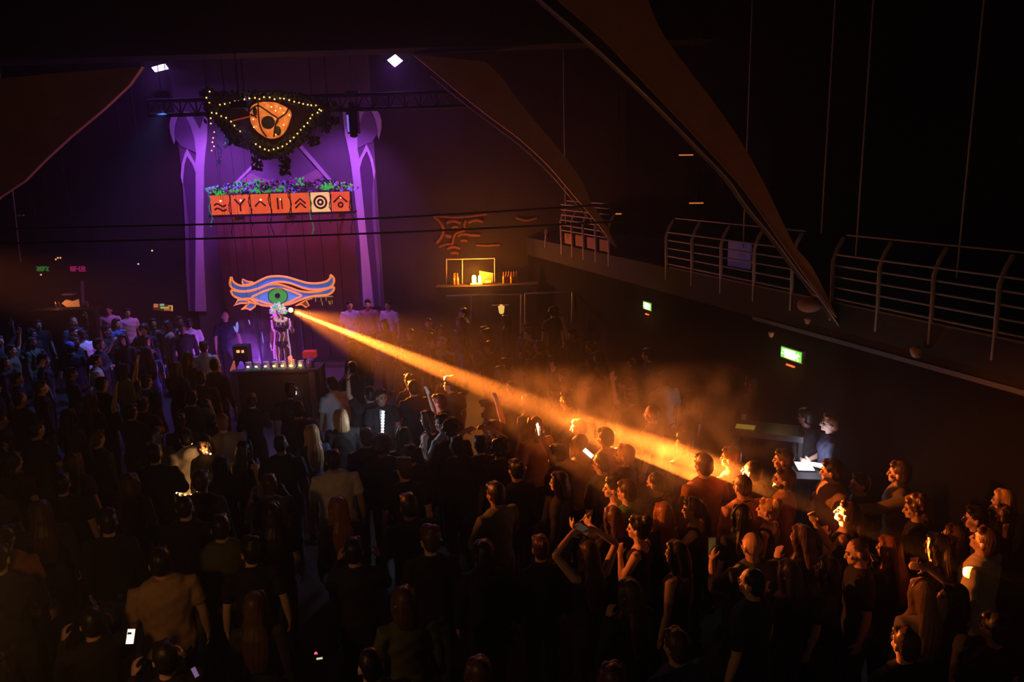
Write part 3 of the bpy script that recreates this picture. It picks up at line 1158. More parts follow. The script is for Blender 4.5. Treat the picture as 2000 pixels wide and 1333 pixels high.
M_red_paper = paper_mat('red_lit_paper', (.62, .035, .008), (1.0, .16, .03))
M_yel_paper = paper_mat('yellow_lit_paper', (1.0, .42, .16), (1.0, .62, .28))
M_sym = mat('maroon_symbol', (.05, .008, .012), .8)
M_hot = mat('box_lamp', (1, .8, .4), emit=(1, .5, .16), strength=5, var=0)
symb = ['two wavy lines', 'a forked Y', 'a chevron', 'two upright bars', 'a double chevron', 'a target ring', 'a chevron over a ring']
for i in range(7):
    cx_ = x0 + (i + .5) * bw
    cz = (zt + zb_) / 2
    root = empty('light_box', ('red lit paper box with ' if i != 5 else 'bright yellow lit paper box with ') + symb[i], 'light box', (cx_, BD, zb_), 'lit symbol boxes above the stage')
    MB().box((cx_, BD + .13, cz), (bw * .97, .22, bh)).build('case', M_wood_dark, root)
    MB().box((cx_, BD, cz), (bw * .93, .03, bh * .97)).build('paper_front', M_yel_paper if i == 5 else M_red_paper, root)
    g = MB()
    y_ = BD - .025
    V = lambda a, b: Vector((cx_ + a * bw, y_, cz + b * bh))
    rr = .021
    if i == 0:
        for dz in (.1, -.12):
            g.tube([V(-.28 + .56 * t / 12, dz - .1 + .07 * math.sin(t / 12 * 6.28)) for t in range(13)], rr, 6)
    elif i == 1:
        g.tube([V(0, -.32), V(0, -.02), V(-.25, .26)], rr, 6)
        g.tube([V(0, -.02), V(.25, .26)], rr, 6)
    elif i == 2:
        g.tube([V(-.25, -.1), V(0, .14), V(.25, -.1)], rr, 6)
    elif i == 3:
        g.tube([V(-.12, -.28), V(-.12, .26)], rr, 6)
        g.tube([V(.08, -.28), V(.08, .26)], rr * .7, 6)
    elif i == 4:
        for dz in (.12, -.1):
            g.tube([V(-.25, dz - .15), V(0, dz + .08), V(.25, dz - .15)], rr, 6)
    elif i == 5:
        for r_ in (.3, .12):
            g.tube([Vector((cx_ + r_ * bh * math.cos(a * .2618), y_, cz + r_ * bh * math.sin(a * .2618))) for a in range(24)], rr * 1.2, 6, closed=True)
    else:
        g.tube([V(-.33, -.02), V(0, .28), V(.33, -.02)], rr, 6)
        g.tube([Vector((cx_ + .11 * bh * math.cos(a * .3927), y_, cz - .16 * bh + .11 * bh * math.sin(a * .3927))) for a in range(16)], rr, 6, closed=True)
    g.build('symbol', M_sym, root, True)
    if i in (0, 1, 2, 3, 6):
        MB().ell((cx_ + .02, BD - .015, cz + .2 * bh), (.022, .012, .022), None, 8, 6).build('lamp_bulb', M_hot, root, True)
d_ = bpy.data.lights.new('symbol_box_glow', 'AREA')
d_.shape = 'RECTANGLE'
d_.size, d_.size_y, d_.energy, d_.color = x1 - x0, .4, 26, (1.0, .10, .04)
o = bpy.data.objects.new('symbol_box_glow', d_)
o.location = ((x0 + x1) / 2, BD + .3, zb_ - .06)
o.rotation_euler = Vector((0, .35, -1)).to_track_quat('-Z', 'Y').to_euler()
COL.objects.link(o)
shelf = MB().box(((x0 + x1) / 2, BD + .2, zb_ - .025), (x1 - x0 + .1, .5, .05)).build('box_shelf', M_wood_dark)
tag(shelf, 'dark timber shelf carrying the row of lit symbol boxes', 'shelf')
for s_ in (.12, .5, .88):
    MB().box((x0 + (x1 - x0) * s_, BACK - .45, zb_ - .12), (.05, .9, .1)).build('bracket', M_wood_dark, shelf)
# flowers over the boxes
gar = empty('flower_garland', 'garland of glowing green leaves and blue flowers along the top of the lit symbol boxes', 'garland', ((x0 + x1) / 2, BD + .1, zt))
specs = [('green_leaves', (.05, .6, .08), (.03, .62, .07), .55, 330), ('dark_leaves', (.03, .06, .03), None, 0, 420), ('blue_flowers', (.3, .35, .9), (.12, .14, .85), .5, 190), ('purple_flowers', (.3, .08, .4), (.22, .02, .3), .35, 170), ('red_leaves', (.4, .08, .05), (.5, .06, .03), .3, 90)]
for nm, c, em, st, n_ in specs:
    mb = MB()
    cl = [(rg.uniform(x0, x1), rg.uniform(0, .22)) for _ in range(14)]
    for i in range(n_):
        if nm == 'dark_leaves':
            x, z = rg.uniform(x0, x1), rg.uniform(0, .3)
        else:
            q = cl[i % 14]
            x, z = q[0] + rg.gauss(0, .10), q[1] + abs(rg.gauss(0, .07))
        env = .16 + .2 * (1 - abs((x - (x0 + x1) / 2) / (x1 - x0) * 2) ** 2)
        leafy(mb, (x, BD + rg.uniform(-.06, .25), zt + min(z, env)), rg.uniform(.022, .05), rg)
    mb.build(nm, mat('garland_' + nm, c, .6, emit=em, strength=st), gar, True)['kind'] = 'stuff'
for i in range(8):
    x = x0 + i * bw
    pts = [Vector((x + .035 * math.sin(t * 1.4 + i), BD - .045, zt - t * bh / 7 * (1.35 + .5 * (i % 2)))) for t in range(9)]
    mb = MB().tube(pts, .012, 5)
    for q in pts:
        leafy(mb, q, .028, rg)
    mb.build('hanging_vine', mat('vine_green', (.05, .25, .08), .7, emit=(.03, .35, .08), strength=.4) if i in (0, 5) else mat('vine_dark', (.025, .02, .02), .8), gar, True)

# ------------------------------------------------------------------ painted eye cut-out behind the performer
HD = 16.4


def zh(pts):  # crop at (430, 530) scaled 8.3333
    return [(430 + x / 8.3333, 530 + y / 8.3333) for x, y in pts]


ho = empty('painted_eye_cutout', 'blue and orange painted Egyptian-style eye cutout behind the performer', 'painted eye', PD(550, 640, HD))
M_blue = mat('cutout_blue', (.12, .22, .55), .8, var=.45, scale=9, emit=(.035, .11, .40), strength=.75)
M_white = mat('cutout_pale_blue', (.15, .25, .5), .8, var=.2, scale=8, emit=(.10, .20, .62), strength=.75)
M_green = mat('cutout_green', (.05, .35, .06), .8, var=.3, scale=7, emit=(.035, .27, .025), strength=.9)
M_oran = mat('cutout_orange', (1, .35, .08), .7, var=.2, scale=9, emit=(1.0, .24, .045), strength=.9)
M_maroon = mat('cutout_maroon', (.06, .005, .01), .8)


def plate(name, pts, m, dy, outline=None, n=4, r=.022, th=.03):
    w = [PD(x, y, HD + dy) for x, y in zh(smooth_poly(pts, n))]
    o = MB().slab(w, th).build(name, m, ho, tri=True)
    if outline:
        MB().tube([p - Vector((0, .008, 0)) for p in w], r, 6, closed=True).build('painted_outline', outline, o, True)
    return o


plate('lower_band', [(190, 310), (330, 330), (500, 320), (640, 270), (800, 215), (960, 215), (1120, 260), (1290, 320), (1480, 340), (1640, 320), (1840, 255), (1835, 330), (1740, 385), (1560, 400), (1420, 430), (1300, 470), (1150, 530), (950, 560), (800, 565), (640, 540), (480, 450), (360, 455), (250, 420), (195, 370)], M_blue, .035, M_oran)
plate('brow', [(185, 95), (210, 160), (290, 220), (400, 238), (520, 215), (650, 150), (780, 95), (930, 80), (1080, 95), (1240, 140), (1420, 190), (1600, 195), (1740, 160), (1795, 100), (1795, 58), (1850, 110), (1850, 190), (1790, 260), (1640, 295), (1480, 300), (1330, 265), (1180, 210), (1040, 178), (900, 180), (760, 225), (620, 285), (480, 320), (330, 325), (220, 290), (165, 230), (165, 140)], M_blue, .0, M_oran)
plate('brow_tail', [(365, 130), (440, 165), (540, 180), (500, 205), (375, 218)], M_blue, .04, M_oran, 2, .015)
plate('eye_white', [(510, 435), (620, 370), (760, 310), (930, 280), (1100, 305), (1240, 355), (1325, 400), (1230, 450), (1120, 505), (960, 545), (800, 530), (640, 485)], M_white, -.02, M_oran, 4, .02)
plate('iris', [(940 + 158 * math.cos(i * .5236), 400 + (125 if math.sin(i * .5236) < 0 else 140) * math.sin(i * .5236)) for i in range(12)], M_green, -.045, M_black, 4, .008)
plate('pupil', [(932 + 42 * math.cos(i * .7854), 400 + 42 * math.sin(i * .7854)) for i in range(8)], M_maroon, -.06)
plate('left_point', [(290, 470), (400, 460), (500, 500), (440, 520), (330, 520), (225, 560)], M_blue, .05, M_oran, 1, .018)
plate('left_tail', [(500, 505), (590, 540), (560, 580), (490, 630), (420, 600), (350, 625), (430, 560)], M_blue, .05, M_oran, 1, .018)
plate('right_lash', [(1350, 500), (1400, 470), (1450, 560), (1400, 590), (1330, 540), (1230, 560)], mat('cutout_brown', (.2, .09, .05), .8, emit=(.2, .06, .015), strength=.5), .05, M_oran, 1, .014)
for xs in ((1520, 425, 1830, 410), (1500, 445, 1390, 475)):
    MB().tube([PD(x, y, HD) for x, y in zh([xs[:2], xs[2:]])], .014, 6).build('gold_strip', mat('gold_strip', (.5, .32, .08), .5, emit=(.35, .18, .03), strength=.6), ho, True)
gl = MB()
for x, y in ((1550, 470), (1640, 465), (1720, 455), (1770, 510), (1790, 520), (1660, 530), (1820, 500)):
    a_, b_ = zh([(x, y - 26)])[0], zh([(x + 6, y + 26)])[0]
    gl.tube([PD(*a_, HD), PD(*b_, HD)], .01, 5)
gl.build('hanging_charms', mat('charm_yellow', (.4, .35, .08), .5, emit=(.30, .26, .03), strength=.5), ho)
for x in (560, 1300):
    a_ = PD(*zh([(x, 540)])[0], HD + .1)
    MB().tube([(a_.x, a_.y, 0.0), (a_.x, a_.y, a_.z)], .035, 8).build('post', M_black, ho)

# ------------------------------------------------------------------ stage booth
bz = PZ(535, 722, 1.0)
BY = 15.0
bx0, bx1 = PD(449, 725, BY).x, PD(622, 722, BY).x
bt = PD(535, 724, BY).z
booth = empty('stage_booth', 'dark booth front with a flat top carrying a row of glass lanterns', 'booth', ((bx0 + bx1) / 2, BY, 0))
M_booth = mat('booth_board', (.035, .022, .03), .8, var=.4, scale=3)
MB().box(((bx0 + bx1) / 2, BY + .28, bt - .025), (bx1 - bx0, .6, .05)).build('booth_top', M_booth, booth)
MB().box(((bx0 + bx1) / 2, BY + .06, (bt - .05) / 2), (bx1 - bx0 - .06, .06, bt - .05)).build('front_panel', M_booth, booth)
for x in (bx0 + .03, bx1 - .03):
    MB().box((x, BY + .3, (bt - .05) / 2), (.05, .5, bt - .05)).build('side_panel', M_booth, booth)
for x in (bx0 + .06, bx1 - .14):
    MB().box((x, BY, (bt - .05) / 2), (.12, .05, bt - .06)).build('post', mat('violet_post', (.12, .08, .2), .7), booth)
plat = MB().box(((bx0 + bx1) / 2, BY + 1.6, .28), (bx1 - bx0 + .4, 1.9, .56)).build('stage_platform', M_booth)
tag(plat, 'low dark stage platform behind the booth', 'platform')
M_glass = mat('lantern_glass', (.55, .6, .6), .1, spec=.8, var=0, emit=(.06, .05, .12), strength=.25)
M_flame = mat('flame', (1, .6, .2), emit=(1, .42, .10), strength=7, var=0)
M_flame2 = mat('pale_flame', (1, .7, .9), emit=(.8, .5, 1.0), strength=3, var=0)
lx = [487, 503, 521, 538, 554, 571, 589]
lab = ['first glass lantern from the left end of the booth top', 'second glass lantern from the left on the booth top', 'third glass lantern from the left on the booth top',
       'middle glass lantern on the booth top in front of the performer', 'glass lantern on the booth top by the performer right knee side', 'brightest lantern on the booth top with big orange flame', 'lantern at the right end of the row on the booth top']
for i, x in enumerate(lx):
    c = PD(x, 722, BY + .12)
    root = empty('lantern', lab[i], 'lantern', (c.x, c.y, bt), 'glass lanterns on the booth')
    s_ = 1.15 if i == 5 else 1.0
    g = MB().tube([(c.x, c.y, bt + .012), (c.x, c.y, bt + .045), (c.x, c.y, bt + .13 * s_)], [.062 * s_, .07 * s_, .06 * s_], 12)
    gm = g.build('glass_jar', M_glass, root, True)
    MB().tube([Vector((c.x + .062 * s_ * math.cos(a * .5236), c.y + .062 * s_ * math.sin(a * .5236), bt + .15 * s_)) for a in range(12)], .008, 6, closed=True).build('rim', mat('lantern_rim', (.3, .35, .3), .3, .6, emit=(.10, .10, .25), strength=.3), root, True)
    MB().ell((c.x, c.y - .066 * s_, bt + .075), (.03 * s_, .014, .02 * s_), None, 8, 6).build('candle_flame', M_flame if i > 2 else M_flame2, root, True)
    if i == 5:
        fl = MB()
        for j in range(14):
            fl.ell((c.x + rg.uniform(-.06, .06), c.y + rg.uniform(-.05, .02), bt + .17 + rg.uniform(-.02, .07)), (.02, .02, .035), None, 6, 5)
        fl.build('paper_flower', mat('flame_flower', (1, .3, .15), emit=(.9, .16, .06), strength=1.2, var=0), root, True)
    mo = MB()
    for j in range(10):
        leafy(mo, (c.x + rg.uniform(-.08, .08), c.y - .07 + rg.uniform(-.03, .03), bt + rg.uniform(.01, .04)), .022, rg)
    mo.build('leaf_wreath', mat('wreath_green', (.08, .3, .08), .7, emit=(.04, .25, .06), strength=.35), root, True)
point('lantern_glow', (PD(571, 712, BY - .1).x, BY - .25, bt + .2), 5, (1, .4, .12), .08)
cup = MB().tube([PD(606, 722, BY + .2), PD(606, 705, BY + .2)], [.075, .09], 14).build('glass_vase', mat('violet_glass', (.15, .1, .3), .15), None, True)
tag(cup, 'dark violet glass vase at the right end of the booth top', 'vase')
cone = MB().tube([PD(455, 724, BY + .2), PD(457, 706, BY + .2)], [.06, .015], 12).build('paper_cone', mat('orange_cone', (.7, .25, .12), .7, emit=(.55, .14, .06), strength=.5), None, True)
tag(cone, 'orange paper cone at the left end of the booth top', 'ornament')
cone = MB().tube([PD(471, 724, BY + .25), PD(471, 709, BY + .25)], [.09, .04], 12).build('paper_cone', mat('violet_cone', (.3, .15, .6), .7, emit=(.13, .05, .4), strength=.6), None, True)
tag(cone, 'violet paper cone beside the orange cone on the booth top', 'ornament')
rack = empty('equipment_rack', 'dark equipment rack with amber lamps behind the booth left side', 'rack', (PD(469, 687, BY + .5).x, BY + .62, .56))
MB().box((PD(469, 687, BY + .5).x, BY + .62, .56 + .45), (.3, .26, .9)).build('rack_case', M_black, rack)
for x, w in ((465, .055), (474, .04)):
    MB().box(PD(x, 687, BY + .475), (w, .04, .05)).build('amber_lamp', mat('amber_indicator', (1, .5, .1), emit=(1, .42, .08), strength=1.2, var=0), rack)
led = MB().box(PD(576, 768, BY - .03), (.055, .03, .06)).build('work_lamp', mat('white_lamp', (1, 1, 1), emit=(1, .8, .6), strength=3, var=0))
tag(led, 'small square white lamp on the booth front', 'lamp')
MB().box(PD(576, 759, BY - .04), (.10, .06, .02)).build('lamp_hood', M_steel, led)
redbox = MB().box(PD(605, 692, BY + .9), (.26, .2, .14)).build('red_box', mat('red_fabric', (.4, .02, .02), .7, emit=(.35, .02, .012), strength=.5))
tag(redbox, 'red box standing behind the booth right end', 'box')
_q = PD(605, 697, BY + .9)
MB().box((_q.x, _q.y, (_q.z + .56) / 2), (.2, .16, _q.z - .56)).build('stand', M_black, redbox)

# small fluttering uv strips over the stage
for i, (x, y, w, h_, rot, lab_) in enumerate(((459, 643, .035, .13, -.25, 'short pale blue cloth strip hanging left of the performer'), (463, 640, .06, .24, .12, 'wide pale blue cloth strip hanging left of the performer'),
                                              (487, 630, .025, .11, -.2, 'small pale strip hanging under the cutout eye'), (513, 660, .018, .26, -.05, 'thin glowing white stick left of the performer'))):
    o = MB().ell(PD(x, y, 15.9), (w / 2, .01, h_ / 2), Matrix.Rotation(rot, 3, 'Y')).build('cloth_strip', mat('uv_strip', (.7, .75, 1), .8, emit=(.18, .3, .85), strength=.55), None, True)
    MB().tube([PD(x, y - 3, 15.9), (PD(x, y, 15.9).x, 15.9, 7.3)], .003, 5).build('thread', M_black, o)
    tag(o, lab_, 'ornament')

# ------------------------------------------------------------------ bar on the right of the stage
BRD = 18.8
bar = empty('bar_counter', 'dark bar counter on the raised deck right of the stage', 'bar counter', (PD(960, 580, BRD).x, BRD, 0))
cx0, cx1 = PD(850, 560, BRD).x, PD(1052, 560, BRD).x
ctz = PD(960, 558, BRD).z
MB().box(((cx0 + cx1) / 2, BRD + .25, ctz - .03), (cx1 - cx0, .6, .06)).build('counter_top', M_wood_dark, bar)
MB().box(((cx0 + cx1) / 2, BRD + .1, (ctz - .06) / 2), (cx1 - cx0 - .1, .1, ctz - .06)).build('counter_front', M_wood_dark, bar)
p = PD(930, 545, BRD + .1)
lamp = empty('bar_lamp', 'bright amber bar lamp glowing behind the counter', 'lamp', p)
M_barlamp = mat('bar_lamp_glass', (1, .7, .3), emit=(1, .48, .07), strength=22, var=0)
for dx in (-.05, .085):
    MB().tube([p + Vector((dx, 0, -.1)), p + Vector((dx, 0, .06))], .05 if dx < 0 else .035, 12).build('lamp_glass', M_barlamp, lamp, True)
MB().box(p + Vector((0, .03, -.13)), (.3, .15, .03)).build('lamp_base', M_steel, lamp)
point('bar_lamp_glow', p + Vector((0, -.12, .12)), 200, (1, .26, .022), .06)
fr = empty('glass_screen', 'thin framed glass screen around the bar lamp', 'screen', (p.x, BRD + .4, ctz))
for x in (872, 903, 966):
    MB().tube([PD(x, 558, BRD + .4), PD(x, 506, BRD + .4)], .012, 6).build('post', M_steel, fr)
MB().tube([PD(872, 507, BRD + .4), PD(966, 505, BRD + .4)], .012, 6).build('top_rail', M_steel, fr)
o = MB().slab([PD(936, 529, BRD + .45), PD(963, 534, BRD + .45), PD(962, 558, BRD + .45), PD(936, 558, BRD + .45)], .02).build('menu_board', mat('menu_board', (.5, .3, .12), .7))
tag(o, 'tan board leaning behind the bar lamp', 'board')
o = MB().box(PD(953, 550, BRD + .25), (.14, .12, .06)).build('paper_stack', mat('cream_paper', (.7, .5, .25), .8))
tag(o, 'small cream paper stack on the bar beside the lamp', 'paper')
for i in range(12):
    x, y = (885 + rg.uniform(-10, 12), 553) if i < 6 else (984 + (i - 6) * 5, 552)
    c = PD(x, y, BRD + .3 + .07 * (i % 3))
    o = MB().tube([(c.x, c.y, ctz), (c.x, c.y, ctz + .16), (c.x, c.y, ctz + .2), (c.x, c.y, ctz + .28)], [.035, .035, .014, .013], 8).build('bottle', mat('amber_glass', (.35, .16, .04), .12, spec=.9), None, True)
    tag(o, 'amber bottle standing on the counter left of the glass screen' if i < 6 else 'amber bottle in the cluster right of the glass screen', 'bottle', 'bottles left of the bar lamp' if i < 6 else 'bottles right of the bar lamp')
# painted face mural over the bar
fm = empty('face_mural', 'line-drawn face mural in dull orange on the wall above the bar', 'mural', PD(905, 470, WD))
fm['kind'] = 'structure'
M_fl = mat('mural_orange', (.20, .06, .02), .85, var=.2, scale=4)


def zf(pts):  # crop at (820, 400) scaled 6.0593
    return [(820 + x / 6.0593, 400 + y / 6.0593) for x, y in pts]


def stroke(name, pts, r):
    MB().tube([PD(x, y, WD) for x, y in zf(smooth_poly(pts, 4, False))], [(r, .02)] * ((len(pts) - 1) * 4 + 1) if False else r, 6).build(name, M_fl, fm, True)


for nm, pts, r in (('hair_line', [(160, 130), (250, 135), (400, 150), (560, 140), (720, 120), (790, 110)], .035), ('cheek_line', [(170, 140), (230, 200), (275, 280), (260, 370), (200, 450)], .045),
                   ('eyebrow', [(320, 210), (390, 190), (480, 212)], .045), ('eyebrow', [(580, 205), (660, 180), (740, 200)], .045), ('nose_line', [(540, 190), (525, 240), (530, 300), (440, 335), (405, 370), (385, 460)], .035),
                   ('eyelid', [(380, 270), (420, 260), (450, 270)], .03), ('cheek_mark', [(305, 360), (340, 375), (365, 375)], .05), ('lip', [(450, 370), (520, 345), (600, 360), (710, 362)], .04), ('lip', [(490, 425), (530, 420), (560, 430)], .04),
                   ('chin_line', [(230, 500), (310, 470), (390, 465)], .03), ('lower_brow', [(325, 520), (400, 500), (470, 520)], .04), ('lower_lip', [(370, 575), (420, 570), (450, 580)], .045), ('smile_line', [(1140, 150), (1200, 175), (1280, 185), (1380, 155)], .035),
                   ('shelf_line', [(670, 480), (800, 485), (940, 478)], .03)):
    stroke(nm, pts, r)
# raised deck railing and paper lamp under it
rail = empty('deck_railing', 'thin steel railing in front of the raised bar deck', 'railing', PD(1030, 600, 17.6))
for a_, b_ in (((872, 578), (1018, 575)), ((1026, 574), (1118, 570.5))):
    MB().tube([PD(*a_, 17.6), PD(*b_, 17.6)], .02, 6).build('handrail', M_steel, rail, True)
for x, y0, y1 in ((920, 577, 610), (1018, 575, 622), (1026, 574, 632), (1118, 570.5, 600)):
    MB().tube([PD(x, y0, 17.6), PD(x - 1, y1 + 30, 17.6)], .02, 6).build('post', M_steel, rail, True)
o = MB().tube([PD(979.5, 611, 17.2), PD(979, 599, 17.2)], [.055, .075], 4).build('paper_lamp', mat('yellow_paper_lamp', (1, .8, .3), emit=(.95, .55, .12), strength=.9, var=0))
tag(o, 'small yellow lit paper shade under the deck railing', 'lamp')
MB().box(PD(977, 596.5, 17.2), (.38, .05, .02)).build('lamp_bar', M_steel, o)
MB().tube([PD(978, 596, 17.2), PD(978, 577, 17.58)], .006, 5).build('wire', M_black, o)
o = MB().box(PD(1066, 452, 18.2), (.07, .04, .1)).build('notice', mat('notice', (.6, .4, .2), .8))
tag(o, 'small pale notice on a pole near the far gallery', 'notice')
MB().tube([PD(1066, 455, 18.2), PD(1065, 483, 18.2)], .015, 6).build('pole', M_steel, o)

# ------------------------------------------------------------------ gallery railings on the right
def rail_section(label, ds, bars, top, rods, kick=None):
    root = empty('gallery_railing', label, 'railing', (wall_x(ds[0]), ds[0], 3.08), 'gallery railings along the right wall')
    for d in ds:
        x = wall_x(d)
        nx, ny = -.947, -.321
        pts = [(x, d, 2.85), (x, d, 3.1), (x + nx * .02, d + ny * .02, 3.62), (x - nx * .04, d - ny * .04, 3.78), (x - nx * .12, d - ny * .12, 3.9)]
        MB().tube(pts, .026, 8).build('post', M_steel, root, True)
    for z in bars:
        MB().tube([(wall_x(ds[0]), ds[0], z), (wall_x(ds[-1]), ds[-1], z)], .013, 6).build('bar', M_steel, root, True)
    MB().tube([(wall_x(ds[0]) + .14, ds[0], top), (wall_x(ds[-1]) + .14, ds[-1], top)], .012, 6).build('handrail', M_steel, root, True)
    for d, z0 in rods:
        MB().tube([(wall_x(d) + .14, d, z0), (wall_x(d) + .14, d, 10)], .011, 6).build('hanging_rod', M_steel, root, True)
    if kick:
        for i in range(len(ds) - 1):
            a_ = MB()
            a_.add(*wall_run(ds[i] + .12, ds[i + 1] - .1, 3.12, 3.36, .03, .03))
            a_.build('kick_panel', mat('dull_red_panel', (.30, .13, .07), .8), root)
    return root


rail_section('steel gallery railing nearest on the right with curved posts', [6.8, 7.56, 8.3, 9.03, 9.76], [3.14, 3.28, 3.42, 3.56, 3.70], 3.94, [(8.2, 3.6), (9.6, 3.7), (10.2, 3.94)])
rail_section('steel gallery railing beyond the nearer timber arch', [10.5, 11.3, 12.1, 12.9, 13.7], [3.14, 3.28, 3.42, 3.56, 3.70], 3.94, [(11.8, 3.6)])
rail_section('far gallery railing with dull red kick panels beside the farther arch', [15.9, 16.5, 17.1, 17.7, 18.3], [3.42, 3.54, 3.66, 3.78, 3.90, 4.02], 4.1, [(18.4, 3.5)], True)
o = MB()
o.add(*wall_run(12.2, 12.75, 3.2, 3.62, .5, .04))
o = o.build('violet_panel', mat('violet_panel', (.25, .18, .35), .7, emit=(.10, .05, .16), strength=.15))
tag(o, 'small dim violet panel behind the gallery bars', 'panel')
o = MB().ell(PW(1581, 596, .25), (.16, .12, .1)).build('soft_bag', mat('pink_bag', (.5, .24, .16), .8), None, True)
tag(o, 'pale pinkish bag on the gallery edge by the foot of the nearer arch', 'bag')
for i, (x, y) in enumerate(((1340, 303), (1360, 397), (1208, 418))):
    p = PD(x, y, 13.5)
    o = MB().box(p, (.24 if i < 2 else .1, .04, .02), rot=Matrix.Rotation(.02, 3, 'Y')).build('strip_lamp', mat('strip_lamp', (1, .5, .2), emit=(1, .28, .07), strength=.55, var=0))
    tag(o, ('thin orange strip lamp hanging between the arches, upper one', 'thin orange strip lamp hanging between the arches, lower one', 'tiny orange strip lamp beside the farther arch')[i], 'strip lamp', 'strip lamps between the arches')
    MB().tube([p, p + Vector((0, 0, 10 - p.z))], .006, 5).build('hanging_wire', M_black, o)
for i, (x, y) in enumerate(((1790, 693), (1506, 657), (1577, 631))):
    p = PW(x, y, .12)
    o = MB().tube([p, p + Vector((0, 0, .045))], [.03 + .03 * (i == 0), .045 + .03 * (i == 0)], 10).build('gallery_cup', mat('cup_plastic', (.6, .38, .22), .4), None, True)
    tag(o, ('white bowl on the gallery ledge at far right', 'small cup on the gallery ledge above the nearer exit sign', 'small cup on the ledge left of the arch foot')[i], 'cup')

# ------------------------------------------------------------------ exit signs
M_exg = mat('exit_green', (.1, .6, .1), emit=(.20, .75, .10), strength=1.1, var=0)
M_exw = mat('exit_white', (1, 1, .9), emit=(1.0, 1.0, .58), strength=2.6, var=0)
for i, (cx_, cy_, w, h_, lab_) in enumerate(((1264, 598, .15, .13, 'small green lit exit sign farther along the right wall'), (1545, 693, .19, .14, 'green lit exit sign on the right wall under the gallery'))):
    p = PW(cx_, cy_, .06)
    rot = Matrix.Rotation(math.atan2(1, -.339) , 3, 'Z')
    rot = Matrix((Vector((-.321, .947, 0)), Vector((.947, .321, 0)), Vector((0, 0, 1)))).transposed()
    q = Matrix.Rotation(.0, 3, 'Z') @ rot
    w *= 2.2 if i else 1.9
    h_ *= 1.0
    root = empty('exit_sign', lab_, 'exit sign', p, 'exit signs on the right wall')
    MB().box(p + q @ Vector((0, .03, 0)), (w + .03, .05, h_ + .03), rot=q).build('housing', M_steel, root)
    MB().box(p, (w, .015, h_), rot=q).build('sign_face', M_exg, root)
    g = MB()
    at = lambda a, b: p + q @ Vector((a * w, -.012, b * h_))
    g.box(at(.02, 0), (w * .5, .008, h_ * .84), rot=q)
    g.box(at(.3, .25), (w * .2, .008, h_ * .2), rot=q)
    g.tube([at(-.36, .25), at(-.3, .0), at(-.38, -.35)], .011, 6)
    g.tube([at(-.3, 0), at(-.2, -.32)], .011, 6)
    g.tube([at(-.44, .1), at(-.24, .12)], .009, 6)
    g.box(at(.34, -.1), (w * .22, .008, h_ * .12), rot=q)
    g.build('pictogram', M_exw, root)
    pt = point('exit_sign_glow', p - Vector((.947, .321, 0)) * .16 + Vector((0, 0, -.12)), 1.1, (1, .20, .04) if False else (.75, .8, .2), .06)
    rb = MB().box(p + Vector((0, 0, -.16)), (w * .4, .02, .02), rot=q).build('indicator', mat('red_indicator', (1, .1, .05), emit=(1, .07, .02), strength=2, var=0), root)
    point('exit_indicator_glow', p - Vector((.947, .321, 0)) * .08 + Vector((0, 0, -.2)), .55, (1, .09, .02), .03)

# ------------------------------------------------------------------ cables across the hall
for i, ((xa, ya), (xb, yb)) in enumerate((((250, 442), (1120, 404)), ((250, 470), (1130, 437)))):
    pts = []
    for t in range(13):
        q = PD(xa + (xb - xa) * t / 12, ya + (yb - ya) * t / 12 + (6 if i == 0 else 4) * math.sin(math.pi * t / 12), 13.0)
        pts.append(q)
    a0, a1 = pts[0], pts[-1]
    pts = [a0 + (a0 - pts[1]) * 8] + pts + [a1 + (a1 - pts[-2]) * 1.2]
    o = MB().tube(pts, .016, 6).build('cable', M_black, None, True)
    tag(o, ('upper black cable stretched across the hall in front of the lit symbol boxes', 'lower black cable stretched across the hall in front of the stage')[i], 'cable')

# ------------------------------------------------------------------ bar on the left
LD = 19.0
lb = empty('bar_counter', 'dark bar counter with lit back shelf at the far left', 'bar counter', PD(120, 610, LD))
l0, l1 = PD(55, 608, LD).x, PD(182, 606, LD).x
lz = PD(120, 606, LD).z
MB().box(((l0 + l1) / 2, LD + .2, lz - .03), (l1 - l0, .5, .06)).build('counter_top', M_wood_dark, lb)
MB().box(((l0 + l1) / 2, LD + .1, (lz - .06) / 2), (l1 - l0, .1, lz - .06)).build('counter_front', M_wood_dark, lb)
o = empty('bar_back_shelf', 'amber lit shelf of bar goods at the far left', 'shelf', PD(140, 604, LD + .6))
MB().slab([PD(120, 593, LD + .6), PD(128, 586, LD + .6), (PD(140, 589, LD + .6)), PD(152, 585, LD + .6), PD(155, 604, LD + .6), PD(137, 605, LD + .6), PD(130, 600, LD + .6)], .05).build('lit_panel', mat('amber_panel', (.6, .3, .12), .8, emit=(.42, .13, .035), strength=.8), o, tri=True)
MB().slab([PD(120, 575, LD + .65), PD(142, 575, LD + .65), PD(142, 577, LD + .65), PD(120, 577, LD + .65)], .2).build('shelf_board', mat('dull_board', (.3, .2, .2), .8), o, tri=True)
MB().slab([PD(157, 550, LD + .6), PD(161, 550, LD + .6), PD(164, 604, LD + .6), PD(160, 604, LD + .6)], .05).build('post', mat('violet_post2', (.25, .12, .3), .8), o, tri=True)
_bx = PD(143, 604, LD + .7)
MB().box((_bx.x, LD + .85, _bx.z / 2), (1.0, .35, _bx.z)).build('cabinet', M_wood_dark, o)
point('left_bar_glow', PD(110, 590, LD + .35), 2.2, (1, .36, .08), .06)
